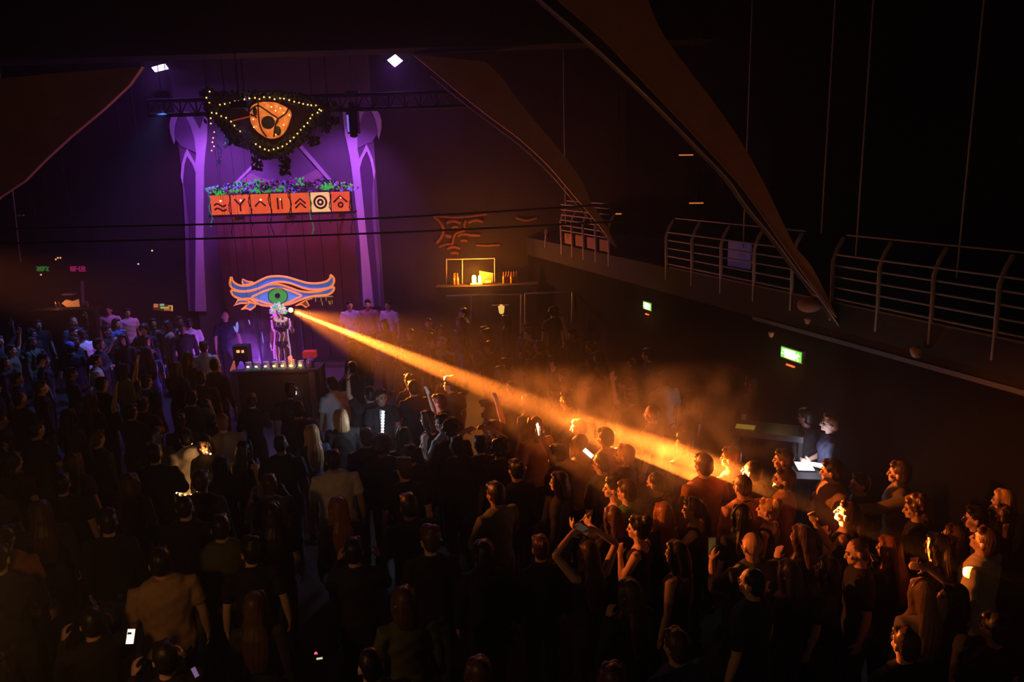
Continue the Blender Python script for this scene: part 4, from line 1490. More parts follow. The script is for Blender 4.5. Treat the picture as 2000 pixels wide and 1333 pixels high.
for i, x in enumerate((164, 168, 172, 109, 117)):
    c = PD(x, 604, LD + .3)
    o = MB().tube([(c.x, c.y, lz), (c.x, c.y, lz + .1), (c.x, c.y, lz + .16)], [.03, .03, .012], 8).build('bottle', mat('amber_glass', (.35, .16, .04), .12, spec=.9), None, True)
    tag(o, 'small bottle on the far left bar counter', 'bottle', 'bottles on the far left bar')
NEON = {'green': mat('green_neon', (.1, .4, .12), emit=(.03, .20, .04), strength=.55, var=0), 'pink': mat('pink_neon', (.5, .05, .2), emit=(.30, .012, .10), strength=.55, var=0)}


def letters(mb, txt, x, y, w, h, d, r):
    G = {'W': [[(0, 1), (.25, 0), (.5, .7), (.75, 0), (1, 1)]], 'A': [[(0, 0), (.5, 1), (1, 0)], [(.2, .4), (.8, .4)]], 'R': [[(0, 0), (0, 1), (1, .8), (0, .5), (1, 0)]], 'L': [[(0, 1), (0, 0), (1, 0)]], 'I': [[(.5, 0), (.5, 1)]],
         'E': [[(1, 1), (0, 1), (0, 0), (1, 0)], [(0, .5), (.8, .5)]], 'Z': [[(0, 1), (1, 1), (0, 0), (1, 0)]], 'N': [[(0, 0), (0, 1), (1, 0), (1, 1)]], 'P': [[(0, 0), (0, 1), (1, .75), (0, .5)]], '-': [[(.1, .5), (.9, .5)]], 'F': [[(1, 1), (0, 1), (0, 0)], [(0, .5), (.8, .5)]]}
    n = len(txt)
    for i, ch in enumerate(txt):
        for s in G.get(ch, []):
            mb.tube([PD(x + (i + a * .72) * w / n, y + (1 - b) * h, d) for a, b in s], r, 5)


for nm, txt, x, y, w, h_, lab_ in (('green', 'ZEFZ', 72, 522, 24, 7, 'dim green lit sign above the far left bar'), ('pink', 'WAF-LER', 138, 521, 30, 9, 'dim pink lit sign above the far left bar')):
    root = empty('bar_sign', lab_, 'sign', PD(x + w / 2, y + h_, LD))
    MB().slab([PD(x - 2, y - 2, LD + .03), PD(x + w, y - 2, LD + .03), PD(x + w, y + h_ + 2, LD + .03), PD(x - 2, y + h_ + 2, LD + .03)], .03).build('board', M_black, root, tri=True)
    g = MB()
    letters(g, txt, x, y, w, h_, LD, .018)
    g.build('lettering', NEON[nm], root)
    _h = PD(x + w / 2, y, LD + .05)
    MB().tube([_h, (_h.x, _h.y, 10)], .01, 5).build('hanger', M_black, root)
for i, (x, y) in enumerate(((109, 507), (113, 504), (118, 504), (297, 490), (270, 516), (80, 537))):
    p = PD(x, y, LD)
    o = MB().ell(p, (.022, .02, .022), None, 8, 6).build('small_lamp', mat('tiny_green', (1, 1, .4), emit=(.6, 1, .25), strength=.9, var=0) if i == 3 else (mat('tiny_white', (1, .9, .8), emit=(.9, .7, .6), strength=.7, var=0) if i > 3 else mat('tiny_amber', (1, .6, .2), emit=(1, .45, .15), strength=.9, var=0)), None, True)
    tag(o, ('leftmost of three tiny amber lamps over the far left bar', 'middle of three tiny amber lamps over the far left bar', 'rightmost of three tiny amber lamps over the far left bar', 'tiny green indicator lamp left of the left painted column', 'tiny white lamp left of the left painted column', 'tiny pale lamp under the green bar sign')[i], 'lamp')
    MB().tube([p, (p.x, p.y + .04, 10)], .005, 5).build('wire', M_black, o)
o = empty('glowing_poster', 'small fluorescent poster box on the wall at the left of the stage', 'poster', PD(318, 600, LD + .5))
pp = [PD(x, y, LD + .5) for x, y in ((299, 594), (337, 597), (337, 609), (299, 606))]
for q in (pp[0], pp[1]):
    MB().tube([(q.x, LD + .52, 0), (q.x, LD + .52, q.z)], .015, 6).build('post', M_black, o)
MB().slab(pp, .04).build('poster_board', mat('poster_dark', (.10, .05, .03), .8, emit=(.08, .03, .01), strength=.5), o, tri=True)
for (xa, ya, xb, yb), c, nm in (((300, 594, 308, 601), (.75, .2, .05), 'orange_patch'), ((312, 594, 320, 598), (.25, .6, .3), 'green_patch'), ((313, 600, 330, 603), (.6, .65, .1), 'yellow_patch'), ((328, 597, 337, 599), (.8, .35, .1), 'orange_patch'), ((334, 599, 337, 608), (.8, .4, .1), 'orange_patch'), ((320, 604, 332, 607), (.7, .15, .05), 'orange_patch')):
    MB().slab([PD(x, y, LD + .48) for x, y in ((xa, ya), (xb, ya), (xb, yb), (xa, yb))], .02).build(nm, mat('poster_%d_%d' % (xa, ya), c, emit=c, strength=.6, var=0), o)
_r0, _r1 = PD(30, 420, 18.0), PD(40, 512, 18.0)
rod = MB().tube([_r0 + (_r0 - _r1) * 3.5, _r1], .012, 6).build('hanging_rod', M_steel, None, True)
tag(rod, 'thin steel rod hanging at the far left above the bar', 'rod')
MB().box(PD(38, 421, 18.0), (.2, .04, .03)).build('bracket', M_steel, rod)

ps = empty('added_spot', 'added black stage spotlight with orange filter out of view over the left floor', 'stage light', FILL_SPOT)  # body for the added orange spot
_dir = (Vector((3.3, 6.9, 1.5)) - FILL_SPOT).normalized()
MB().tube([FILL_SPOT - _dir * .55, FILL_SPOT - _dir * .06], [.11, .12], 14).build('lamp_body', M_black, ps, True)
MB().tube([FILL_SPOT - _dir * .3 + Vector((0, 0, .1)), (FILL_SPOT.x - _dir.x * .3, FILL_SPOT.y - _dir.y * .3, 10)], .02, 8).build('hanging_pole', M_black, ps)

wl = empty('added_pendant_lamp', 'added warm pendant lamp out of view over the nearest rows at the left', 'lamp', FILL_LAMP)  # body for the added warm fill
MB().box(FILL_LAMP, (.16, .1, .22)).build('lamp_shade', mat('lamp_shade', (.5, .3, .12), .8), wl)
MB().tube([FILL_LAMP + Vector((0, 0, .1)), (FILL_LAMP.x, FILL_LAMP.y, 10)], .015, 6).build('stem', M_black, wl)

# ------------------------------------------------------------------ the performer
def performer():
    k = dict(height=1.68, fem=True, lean=2, side=-3, hyaw=-28, hpitch=-6, arms=('high', 'chest'), bulk=.95, stance=.085)
    k = dict(k)
    k['arms'] = ('down', 'torch')
    ARMS['torch'] = ((.35, .45, -.75), (-.02, .35, 1), (.0, .5, .85), 1.4)
    rig = Rig(k)
    y = 15.75
    root = empty('person', 'person in glowing body paint and flower headdress holding a torch on the stage', 'person', (PD(549, 650, y).x, y, .56), None, False)
    root.rotation_euler = (0, 0, math.pi + .12)
    m = bpy.data.materials.new('painted_skin')
    m.use_nodes = True
    nt = m.node_tree
    b = nt.nodes['Principled BSDF']
    b.inputs['Roughness'].default_value = .4
    tcn = nt.nodes.new('ShaderNodeTexCoord')
    wv = nt.nodes.new('ShaderNodeTexWave')
    wv.inputs['Scale'].default_value = 3.2
    wv.inputs['Distortion'].default_value = 9
    wv.inputs['Detail'].default_value = 1.5
    cr = nt.nodes.new('ShaderNodeValToRGB')
    cr.color_ramp.elements[0].position = .80
    cr.color_ramp.elements[0].color = (0, 0, 0, 1)
    cr.color_ramp.elements[1].position = .97
    cr.color_ramp.elements[1].color = (1, 1, 1, 1)
    mx = nt.nodes.new('ShaderNodeMix')
    mx.data_type = 'RGBA'
    mx.inputs['A'].default_value = (.46, .22, .20, 1)
    mx.inputs['B'].default_value = (.75, .5, .85, 1)
    me_ = nt.nodes.new('ShaderNodeMix')
    me_.data_type = 'RGBA'
    me_.inputs['A'].default_value = (0, 0, 0, 1)
    me_.inputs['B'].default_value = (.5, .18, .62, 1)
    nt.links.new(tcn.outputs['Object'], wv.inputs['Vector'])
    nt.links.new(wv.outputs['Fac'], cr.inputs[0])
    nt.links.new(cr.outputs[0], mx.inputs['Factor'])
    nt.links.new(cr.outputs[0], me_.inputs['Factor'])
    nt.links.new(mx.outputs['Result'], b.inputs['Base Color'])
    nt.links.new(me_.outputs['Result'], b.inputs['Emission Color'])
    b.inputs['Emission Strength'].default_value = .8
    part_obj('body', body_mesh(k, .0075), root, m, 'body painted in glowing violet and pale swirls')
    tm = trouser_mesh(dict(k, bulk=.86), .016)
    s = rig
    bra = MB()
    p, r = s.torso(.006, z0=1.2, z1=1.36)
    bra.tube(p, r, 16, up=s.T @ Vector((1, 0, 0)))
    for e in (-1, 1):
        bra.ell(s.tp((e * .075, .115, 1.30)), (.062, .05, .058))
    me = remesh(bra, .012, 2)
    part_obj('top', me, root, mat('painted_top', (.10, .05, .09), .4))
    hip = MB()
    p, r = s.torso(.007, z0=.85, z1=.97)
    hip.tube(p, r, 16, up=s.T @ Vector((1, 0, 0)))
    part_obj('hip_wrap', remesh(hip, .012, 2), root, mat('painted_hip', (.14, .07, .12), .4))
    bp = MB()
    rg = random.Random(9)
    tr_ = MB()
    for side in (1, -1):                      # strings of flowers down both sides
        for t in range(26):
            z = 1.44 - t * .034
            x = side * ((.20 if z > 1.25 else .165) - .02 * math.sin((1.4 - z) * 7)) * .95 * s.w / .855
            c = s.tp((x, .045, z))
            (bp if side > 0 else tr_).ell(c, (.019, .019, .017), None, 6, 5)
    part_obj('flower_string', bp.mesh('flower_string', True), root, mat('pink_uv_flowers', (.8, .2, .8), .6, emit=(.75, .16, .85), strength=.75))
    part_obj('bead_string', tr_.mesh('bead_string', True), root, mat('pale_uv_beads', (.7, .6, .8), .6, emit=(.55, .36, .60), strength=.6))
    hd = rig.headm()
    specs = [('headdress_yellow', (.7, .6, .2), (.62, .45, .10), .8), ('headdress_green', (.1, .6, .2), (.06, .5, .14), .8), ('headdress_blue', (.3, .5, .8), (.18, .36, .8), .8), ('headdress_pink', (.8, .25, .7), (.7, .16, .62), .8), ('headdress_white', (.8, .8, .8), (.62, .62, .75), .7)]
    for i, (nm, c, em, st) in enumerate(specs):
        mb = MB()
        for j in range(30):
            a = rg.uniform(-1.6, 1.6) if i != 3 else rg.uniform(1.2, 2.6)
            rr = rg.uniform(.09, .19)
            p = s.hp((rr * math.sin(a), .03 + rg.uniform(-.06, .09), .10 + rr * math.cos(a)))
            rot = Matrix.Rotation(a + rg.uniform(-.4, .4), 3, 'Y') @ Matrix.Rotation(rg.uniform(-.4, .4), 3, 'X')
            mb.ell(p, (.016, .008, .038), rot, 6, 5)
        part_obj(nm, mb.mesh(nm, True), root, mat(nm, c, .6, emit=em, strength=st))
    col = MB()
    for j in range(40):
        a = j / 40 * 6.283
        col.ell(s.tp((.12 * math.sin(a), -.01 + .1 * math.cos(a), 1.455 + rg.uniform(-.03, .03))), (.026, .022, .02), None, 6, 5)
    part_obj('flower_collar', col.mesh('flower_collar', True), root, mat('collar_flowers', (.8, .7, .4), .6, emit=(.55, .40, .35), strength=.7))
    M = Matrix.Rotation(math.pi + .12, 3, 'Z')
    sh, el, wr, u, f, hdir, c = rig.arm(-1)
    return Vector(root.location) + M @ wr, M @ hdir


wr, hdir = performer()
torch = empty('torch', 'torch light blazing orange in the performer raised hand', 'torch', TORCH)
bdir = (BEAM_END - TORCH).normalized()
hand = wr + hdir * .07
MB().tube([TORCH - bdir * .18, TORCH - bdir * .02], [.026, .036], 12).build('lamp_head', PLASTIC, torch, True)
MB().tube([TORCH - bdir * .12, hand], .018, 8).build('handle', PLASTIC, torch, True)
MB().ell(TORCH, (.048, .048, .048), None, 12, 8).build('lens', mat('torch_lens', (1, .6, .2), emit=(1, .48, .10), strength=12, var=0), torch, True)

# ------------------------------------------------------------------ people picked out of the crowd
D = ('down', 'down')


def K(**k):
    k.setdefault('arms', D)
    return k


def phone(t, side, label, bright=(1, .9, .8), st=1.6, facing=None, group=None):
    w, f, hd = hand_world(t, side)
    root, rig, M = t
    back = M @ Vector((0, -1, 0))
    up = (hd + Vector((0, 0, .6))).normalized()
    n = (back - up * back.dot(up)).normalized()
    x = up.cross(n)
    q = Matrix((x, n, up)).transposed()
    c = w + hd * .12 + n * -.0
    o = MB().box(c, (.074, .009, .15), rot=q).build('phone', PLASTIC)
    tag(o, label, 'phone', group)
    MB().box(c + n * .006, (.066, .003, .138), rot=q).build('screen', mat('screen_%d' % len(MATS), (1, 1, 1), emit=bright, strength=st, var=0), o)
    return o


G = {}
M_GOLD = mat('pale_gold', (.8, .6, .35), .25, .8, var=0)
# right-hand lit group
G['staff'] = person(1622, 826, 104, K(height=1.80, hpitch=4, hyaw=-12, arms=('desk', 'desk')), 'short', 'ginger', 'navy', 'short', 'light', 2, 'person with glasses in dark polo shirt leaning on the lit desk by the right wall', extra=('glasses',))
person(1574, 814, 60, K(height=1.74), 'short', 'dark', 'black', 'long', 'brown', 1, 'dim person in black standing beyond the polo shirt desk worker')
person(1614, 775, 80, K(height=1.74, arms=('raise', 'down')), 'short', 'dark', 'black', 'long', 'tan', 1, 'dim person with raised hand behind the polo shirt desk worker')
person(1625, 920, 112, K(height=1.84, bulk=1.12, hyaw=-32, arms=('fold', 'fold'), hpitch=-4), 'short', 'dark', 'tan', 'short', 'light', 2, 'person in loose tan button shirt with folded arms')
person(1757, 924, 98, K(height=1.82, bulk=1.1, hyaw=-20, arms=('down', 'reach')), 'short', 'brown', 'khaki', 'long', 'light', 2, 'person in khaki jacket reaching an arm out to the left')
person(1788, 992, 95, K(height=1.72, fem=True, hpitch=-8), 'curly', 'brown', 'black', 'long', 'light', 2, 'curly-haired person below the khaki jacket with face in shadow')
person(1680, 945, 110, K(height=1.66, arms=('phone', 'down')), 'short', 'dark', 'black', 'long', 'tan', 1, 'dim person with hand raised between tan shirt and khaki jacket')
person(1427, 894, 75, K(height=1.8), 'short', 'brown', 'charcoal', 'long', 'light', 1, 'person half lost in orange haze at the beam end')
person(1470, 921, 66, K(height=1.82, hpitch=8), 'buzz', 'dark', 'black', 'short', 'light', 2, 'short-haired person in black looking up behind the pinkish shirt')
person(1450, 949, 40, K(height=1.80, bulk=1.05), 'buzz', 'brown', 'pink', 'long', 'light', 2, 'person in pinkish shirt with black neckband and shaved nape', extra=('neckband',))
person(1530, 898, 80, K(height=1.76), 'short', 'dark', 'black', 'long', 'tan', 1, 'small dim face behind the bearded person in pale shirt')
person(1532, 936, 92, K(height=1.78, hpitch=4), 'short', 'brown', 'rust', 'long', 'light', 2, 'bearded person in pale shirt looking left with lit cheek', extra=('beard',))
person(1500, 996, 72, K(height=1.68, fem=True, hpitch=4), 'updo', 'blond', 'black', 'tank', 'light', 2, 'person with bright blond pinned-up hair and thin necklace', extra=(('necklace', M_GOLD),))
person(1448, 1009, 25, K(height=1.68, fem=True), 'long', 'dark', 'black', 'short', 'tan', 2, 'person with long black hair wearing a headband like headphones', extra=('headphones',))
G['bald'] = person(1469, 1066, 38, K(height=1.80, bulk=1.15, arms=('down', 'phone')), 'bald', 'dark', 'olive', 'short', 'tan', 2, 'bald person with glasses holding up a phone with both elbows bent', extra=('glasses',))
person(1566, 1050, 60, K(height=1.68, fem=True, arms=('down', 'face')), 'long', 'brown', 'black', 'long', 'light', 2, 'person with long straight brown hair and hand at the face')
person(1655, 1003, 80, K(height=1.72, fem=True, hpitch=14, arms=('down', 'chin')), 'tail', 'brown', 'black', 'tank', 'light', 2, 'brightly lit person with hair tied back and chin lifted')
person(1674, 1078, 105, K(height=1.68, hpitch=-10, hroll=14, arms=('raise', 'down')), 'buzz', 'brown', 'black', 'short', 'light', 2, 'person with bowed head below the lit tied-back hair, bare arm raised')
person(1736, 1072, 70, K(height=1.66, fem=True, arms=('face', 'face')), 'long', 'ginger', 'black', 'long', 'light', 2, 'person with long fair hair pressing both hands to the mouth')
person(1830, 1066, 70, K(height=1.68, fem=True, arms=('down', 'chin')), 'long', 'dark', 'black', 'long', 'light', 2, 'person with long dark hair and hand at the chin')
person(1863, 1050, 68, K(height=1.70, fem=True, hpitch=12), 'long', 'brown', 'black', 'tank', 'light', 2, 'person with long brown hair looking up behind the dark-haired one')
person(1926, 1058, 72, K(height=1.82, bulk=1.1, hpitch=16), 'short', 'brown', 'cream', 'short', 'light', 2, 'person in pale shirt with chin lifted at the right edge of the crowd')
person(1950, 1012, 80, K(height=1.68, fem=True), 'curly', 'brown', 'black', 'long', 'light', 2, 'person with dark curly hair behind the lifted chin at the right edge')
person(1960, 978, 70, K(height=1.66, fem=True), 'long', 'blond', 'black', 'long', 'light', 1, 'person with long fair hair at the right edge behind the curly hair')
person(1905, 1012, 100, K(height=1.68), 'short', 'dark', 'black', 'long', 'light', 1, 'dim face between the long brown hair and the dark curly hair')
person(1616, 1113, 72, K(height=1.64, fem=True, hpitch=10), 'bob', 'dark', 'black', 'short', 'light', 2, 'person with dark chin-length hair gazing up at the lower right')
person(1800, 1160, 40, K(height=1.68, fem=True, arms=('overhead', 'down')), 'long', 'blond', 'cream', 'short', 'light', 1, 'person with pale hair and glittering headband at the lower right', extra=(('headband', M_GOLD),))
person(1862, 1166, 100, K(height=1.64, fem=True, arms=('chin', 'chin')), 'bob', 'dark', 'black', 'long', 'light', 1, 'person with clasped hands at the lower right')
person(1768, 1258, 40, K(height=1.72), 'short', 'brown', 'black', 'short', 'light', 1, 'dim short-haired person near the bottom right')
person(1944, 1228, 60, K(height=1.7, arms=('down', 'face')), 'short', 'dark', 'black', 'short', 'tan', 1, 'dim person with lit hand at the far bottom right')
person(1540, 1120, 50, K(height=1.66, fem=True, arms=('down', 'face')), 'bob', 'dark', 'black', 'long', 'light', 1, 'dim person with lit fingers at the mouth below the long straight brown hair')
# beam side of the crowd
G['selfie'] = person(1131, 867, 72, K(height=1.80, hpitch=8, arms=('down', 'raise')), 'buzz', 'brown', 'cream', 'short', 'light', 2, 'person in cream shirt raising a phone into the orange beam')
person(1045, 832, 35, K(height=1.78), 'bob', 'ginger', 'tan', 'long', 'light', 1, 'person in pale wrinkled shirt seen from behind in the beam haze')
person(1089, 887, 55, K(height=1.74), 'short', 'dark', 'black', 'short', 'light', 2, 'dark-haired person just left of the cream shirt')
person(1174, 904, 52, K(height=1.80, bulk=1.08), 'buzz', 'dark', 'black', 'short', 'light', 2, 'person with shaved head and glasses in black shirt', extra=('glasses',))
person(1220, 889, 78, K(height=1.80, hpitch=6), 'short', 'blond', 'charcoal', 'short', 'light', 2, 'brightly lit bearded person in dark shirt facing the beam', extra=(('beard', HAIR['ginger']),))
person(1182, 855, 48, K(height=1.82), 'short', 'brown', 'pink', 'short', 'light', 1, 'person in pink shirt blurred by smoke behind the shaved head')
person(1130, 836, 80, K(height=1.7), 'short', 'dark', 'black', 'short', 'light', 1, 'faint face inside the smoke above the cream shirt')
person(1281, 944, 55, K(height=1.78, hpitch=-8), 'buzz', 'dark', 'black', 'short', 'light', 2, 'person with cropped hair and chain looking down under the smoke', extra=(('necklace', M_GOLD),))
G['stick'] = person(1199, 953, 84, K(height=1.74, fem=True, arms=('down', 'chest')), 'short', 'dark', 'black', 'tank', 'light', 2, 'person in profile holding a thin stick beside the dark green shirt')
person(1224, 960, 62, K(height=1.76, bulk=1.05, arms=('down', 'hug')), 'short', 'brown', 'green', 'short', 'light', 2, 'person in dark green shirt leaning close to the profile with the thin stick')
G['reader'] = person(1353, 994, 78, K(height=1.68, fem=True, arms=('chest', 'phone'), hpitch=-6), 'tail', 'dark', 'black', 'tank', 'light', 2, 'person with hairband looking at a phone held at chest height', extra=('headband',))
person(1374, 908, 38, K(height=1.86, bulk=1.15), 'short', 'brown', 'rust', 'short', 'light', 1, 'tall person seen from behind in the thick orange smoke')
person(1092, 942, 70, K(height=1.70, fem=True), 'bob', 'dark', 'black', 'long', 'light', 1, 'dark-haired person below the shaved head with faint lit cheek')
person(1007, 917, 30, K(height=1.72, fem=True), 'bun', 'dark', 'black', 'long', 'light', 1, 'person with hair knot left of the big dark round head')
person(975, 876, 20, K(height=1.72), 'afro', 'dark', 'black', 'short', 'brown', 1, 'person with round black hair in front of the beam')
person(965, 838, 60, K(height=1.72, arms=('high', 'down')), 'short', 'brown', 'black', 'short', 'light', 1, 'person reaching a lit hand up beside the beam')
person(1247, 1032, 72, K(height=1.72, fem=True, arms=('down', 'chin')), 'updo', 'dark', 'navy', 'tank', 'light', 1, 'person with pinned-up dark hair holding a hand to the chin')
person(1296, 1004, 30, K(height=1.66, fem=True), 'long', 'ginger', 'black', 'long', 'light', 1, 'person with reddish long hair below the cropped hair and chain')
person(1198, 1012, 40, K(height=1.66), 'bob', 'brown', 'black', 'long', 'light', 1, 'brown-haired head in front of the dark green shirt')
G['snap'] = person(1150, 1080, 25, K(height=1.66, fem=True, arms=('overhead', 'overhead')), 'long', 'brown', 'black', 'tank', 'light', 1, 'person lifting both bare arms to photograph the stage')
person(1055, 1070, 20, K(height=1.66, fem=True), 'bun', 'brown', 'black', 'long', 'light', 1, 'dim brown-haired person left of the lifted bare arms')
person(1322, 1082, 62, K(height=1.70, fem=True), 'bob', 'dark', 'olive', 'tank', 'light', 1, 'person with rounded dark hair and bare shoulder in olive tank top')
# middle of the crowd
person(857, 786, 70, K(height=1.80), 'short', 'brown', 'black', 'long', 'light', 1, 'dull orange face above the bare-armed one left of the beam')
person(864, 826, 55, K(height=1.80, arms=('down', 'chest')), 'short', 'brown', 'white', 'short', 'light', 1, 'person in white shirt lit orange left of the beam')
person(880, 838, 15, K(height=1.76), 'afro', 'dark', 'black', 'long', 'brown', 1, 'large round dark head in front of the white shirt')
person(893, 870, 10, K(height=1.74), 'short', 'dark', 'black', 'long', 'tan', 1, 'dark silhouetted head right of the white shirt')
person(938, 868, 15, K(height=1.72, arms=('overhead', 'overhead')), 'short', 'dark', 'black', 'short', 'light', 1, 'person with both forearms raised in a peak beside the round black hair')
person(715, 854, 8, K(height=1.78), 'short', 'dark', 'black', 'long', 'tan', 1, 'black silhouetted head left of the white lamp strip')
person(746, 870, 5, K(height=1.72), 'afro', 'dark', 'black', 'long', 'brown', 1, 'wide black silhouetted hair below the white lamp strip')
person(789, 852, 12, K(height=1.70, fem=True), 'long', 'dark', 'black', 'long', 'tan', 1, 'long-haired silhouette right of the white lamp strip')
person(803, 887, 12, K(height=1.72), 'short', 'dark', 'black', 'long', 'light', 1, 'dark head below the long-haired silhouette')
person(835, 818, 60, K(height=1.70, fem=True, arms=('high', 'down')), 'bob', 'brown', 'black', 'tank', 'light', 1, 'bare-armed person with rim-lit shoulder left of the white shirt')
person(666, 816, 15, K(height=1.74), 'bob', 'blond', 'black', 'long', 'light', 1, 'person with fair round hair left of the white lamp strip')
person(609, 846, 10, K(height=1.66, fem=True), 'long', 'blond', 'denim', 'long', 'light', 1, 'person with long straight fair hair below the booth')
person(582, 800, 5, K(height=1.78), 'short', 'dark', 'black', 'long', 'tan', 1, 'dark head in front of the booth with rim of light')
person(651, 899, 5, K(height=1.80, bulk=1.2), 'short', 'dark', 'white', 'short', 'tan', 2, 'broad-backed person whose pale shirt glows blue at the shoulders')
person(661, 992, 10, K(height=1.68, fem=True), 'long', 'ginger', 'black', 'long', 'light', 1, 'person with long fair hair in front of the blue-lit shirt')
person(722, 770, 20, K(height=1.74, arms=('down', 'high')), 'short', 'dark', 'black', 'short', 'light', 1, 'person throwing up a bare arm with wristband by the booth', extra=('wristband',))
person(745, 775, 200, K(height=1.76), 'short', 'dark', 'black', 'short', 'tan', 1, 'person in black above the white lamp strip turned to the camera')
# left and foreground
G['hoodie'] = person(362, 855, 20, K(height=1.74, arms=('down', 'down')), 'short', 'dark', 'white', 'hood', 'light', 2, 'person in pale hoodie with a string of fairy lights round the waist')
person(400, 868, 160, K(height=1.68, fem=True, hpitch=-10), 'bob', 'dark', 'black', 'long', 'light', 2, 'person with a lit necklace facing the pale hoodie')
person(434, 826, 10, K(height=1.74), 'short', 'ginger', 'tan', 'long', 'light', 1, 'person in tan top right of the pale hoodie seen from behind')
person(477, 878, -35, K(height=1.70, fem=True, arms=('down', 'chest')), 'long', 'dark', 'black', 'tank', 'light', 2, 'person with bent bare arm and dark hair right of the pale hoodie')
person(432, 910, 8, K(height=1.66, fem=True), 'long', 'dark', 'black', 'long', 'light', 1, 'person with long dark hair in front of the bent bare arm')
person(312, 1098, 2, K(height=1.84, bulk=1.22), 'short', 'dark', 'tan', 'short', 'tan', 2, 'broad person in hanging tan shirt with violet-lit shoulders at the lower left')
person(430, 1030, 2, K(height=1.80, bulk=1.15), 'short', 'dark', 'olive', 'short', 'tan', 1, 'broad-backed person in olive shirt at the lower left')
person(8, 1052, -30, K(height=1.80, bulk=1.15, arms=('down', 'chest')), 'short', 'dark', 'rust', 'short', 'tan', 2, 'person in rust shirt with blue-lit shoulder at the left edge')
person(78, 1000, 0, K(height=1.74), 'long', 'brown', 'charcoal', 'long', 'light', 1, 'person with veil-like long hair near the left edge')
person(945, 1080, 10, K(height=1.68), 'bob', 'dark', 'black', 'long', 'tan', 1, 'dim rounded head in the dark middle foreground')
person(790, 1175, 10, K(height=1.72), 'bob', 'brown', 'olive', 'long', 'light', 1, 'dim head with an amber rim in the dark lower middle')
person(1198, 1330, 20, K(height=1.72), 'bob', 'brown', 'black', 'long', 'light', 1, 'head with amber rim cut by the bottom edge')
G['glow'] = person(178, 1216, 6, K(height=1.70, arms=('phone', 'phone')), 'short', 'dark', 'black', 'long', 'tan', 1, 'dark person bent over a bright phone at the lower left')
person(322, 1285, 8, K(height=1.72, arms=('phone', 'phone')), 'short', 'dark', 'black', 'long', 'tan', 1, 'dark person over a small blue phone screen at the bottom left')
# uv-lit shirts far left
for px, py, phi, sh, hr, lab in ((212, 606, 170, 'white', 'short', 'distant person in blue glowing shirt beside the far left bar'), (248, 611, 200, 'white', 'short', 'distant person in pale blue open shirt left of the poster box'),
                                 (326, 636, 100, 'pink', 'bob', 'distant person in violet lit top below the poster box'), (369, 632, 5, 'white', 'short', 'person in black vest over white sleeves near the left column'),
                                 (287, 690, 20, 'blue', 'long', 'person with blue top under dark hair in the left crowd'), (399, 678, -20, 'white', 'short', 'person in lavender shirt left of the booth'),
                                 (160, 655, 30, 'white', 'short', 'distant person in white shirt at the back left'), (136, 680, 15, 'navy', 'cap', 'distant person in blue cap at the back left'),
                                 (50, 597, -20, 'blue', 'short', 'distant person in blue shirt standing by the far left bar'), (88, 574, 170, 'black', 'short', 'person behind the far left bar lit from below'),
                                 (683, 596, 190, 'white', 'short', 'distant person in white shirt right of the cutout eye'), (718, 594, 170, 'pink', 'short', 'distant person in lilac shirt under the right column'),
                                 (758, 596, 150, 'white', 'short', 'distant person in white shirt under the right column base'), (905, 612, 100, 'blue', 'short', 'distant person in bright blue under the deck railing'),
                                 (863, 672, 160, 'cream', 'cap', 'person in pale cap standing in the haze above the beam'), (838, 660, 30, 'pink', 'short', 'person in pink lit top above the beam'),
                                 (1080, 610, 20, 'black', 'afro', 'person with violet lit hood by the deck steps'), (1225, 625, 70, 'black', 'short', 'person lit red under the farther exit sign'),
                                 (1243, 640, 120, 'black', 'bob', 'second person lit red under the farther exit sign'), (1297, 740, 30, 'white', 'short', 'person in pale violet top standing in the haze'),
                                 (1468, 748, 60, 'black', 'bob', 'dim long-faced person under the nearer exit sign'), (648, 750, 30, 'white', 'short', 'person with violet lit sleeve right of the booth')):
    if hr == 'cap':
        person(px, py, phi, K(height=1.74, arms=D), 'short', 'dark', sh, 'short', 'light', 0, lab, extra=(('cap', CLOTH['blue' if sh == 'navy' else 'white']),))
    else:
        person(px, py, phi, K(height=1.74, arms=D), hr, 'dark', sh, 'short', 'light', 0, lab, base=.3 if px == 88 else 0.0)

# phones and lights they hold
phone(G['selfie'], -1, 'bright phone held up in the orange beam', (1, .85, .45), 2.5)
phone(G['snap'], 1, 'phone with a sliver of light between two lifted bare arms', (.5, .45, .4), .03)
phone(G['bald'], -1, 'phone with green edge held up by the bald person', (.15, .4, .12), .06)
phone(G['reader'], -1, 'phone with faint green lit screen held at chest height', (.3, .35, .2), .15)


def lone_phone(px, py, z, w, h, tilt, lab, col, st, yaw=0.0, label_parts=None):
    p = PZ(px, py, z)
    q = Matrix.Rotation(math.atan2(-p.x, p.y) + yaw, 3, 'Z') @ Matrix.Rotation(-.55, 3, 'X') @ Matrix.Rotation(tilt, 3, 'Y')
    o = MB().box(p, (w + .012, .009, h + .012), rot=q).build('phone', PLASTIC)
    tag(o, lab, 'phone')
    MB().box(p + q @ Vector((0, -.006, 0)), (w, .003, h), rot=q).build('screen', mat('scr_%d_%d' % (px, py), (1, 1, 1), emit=col, strength=st, var=0), o)
    return o, p, q


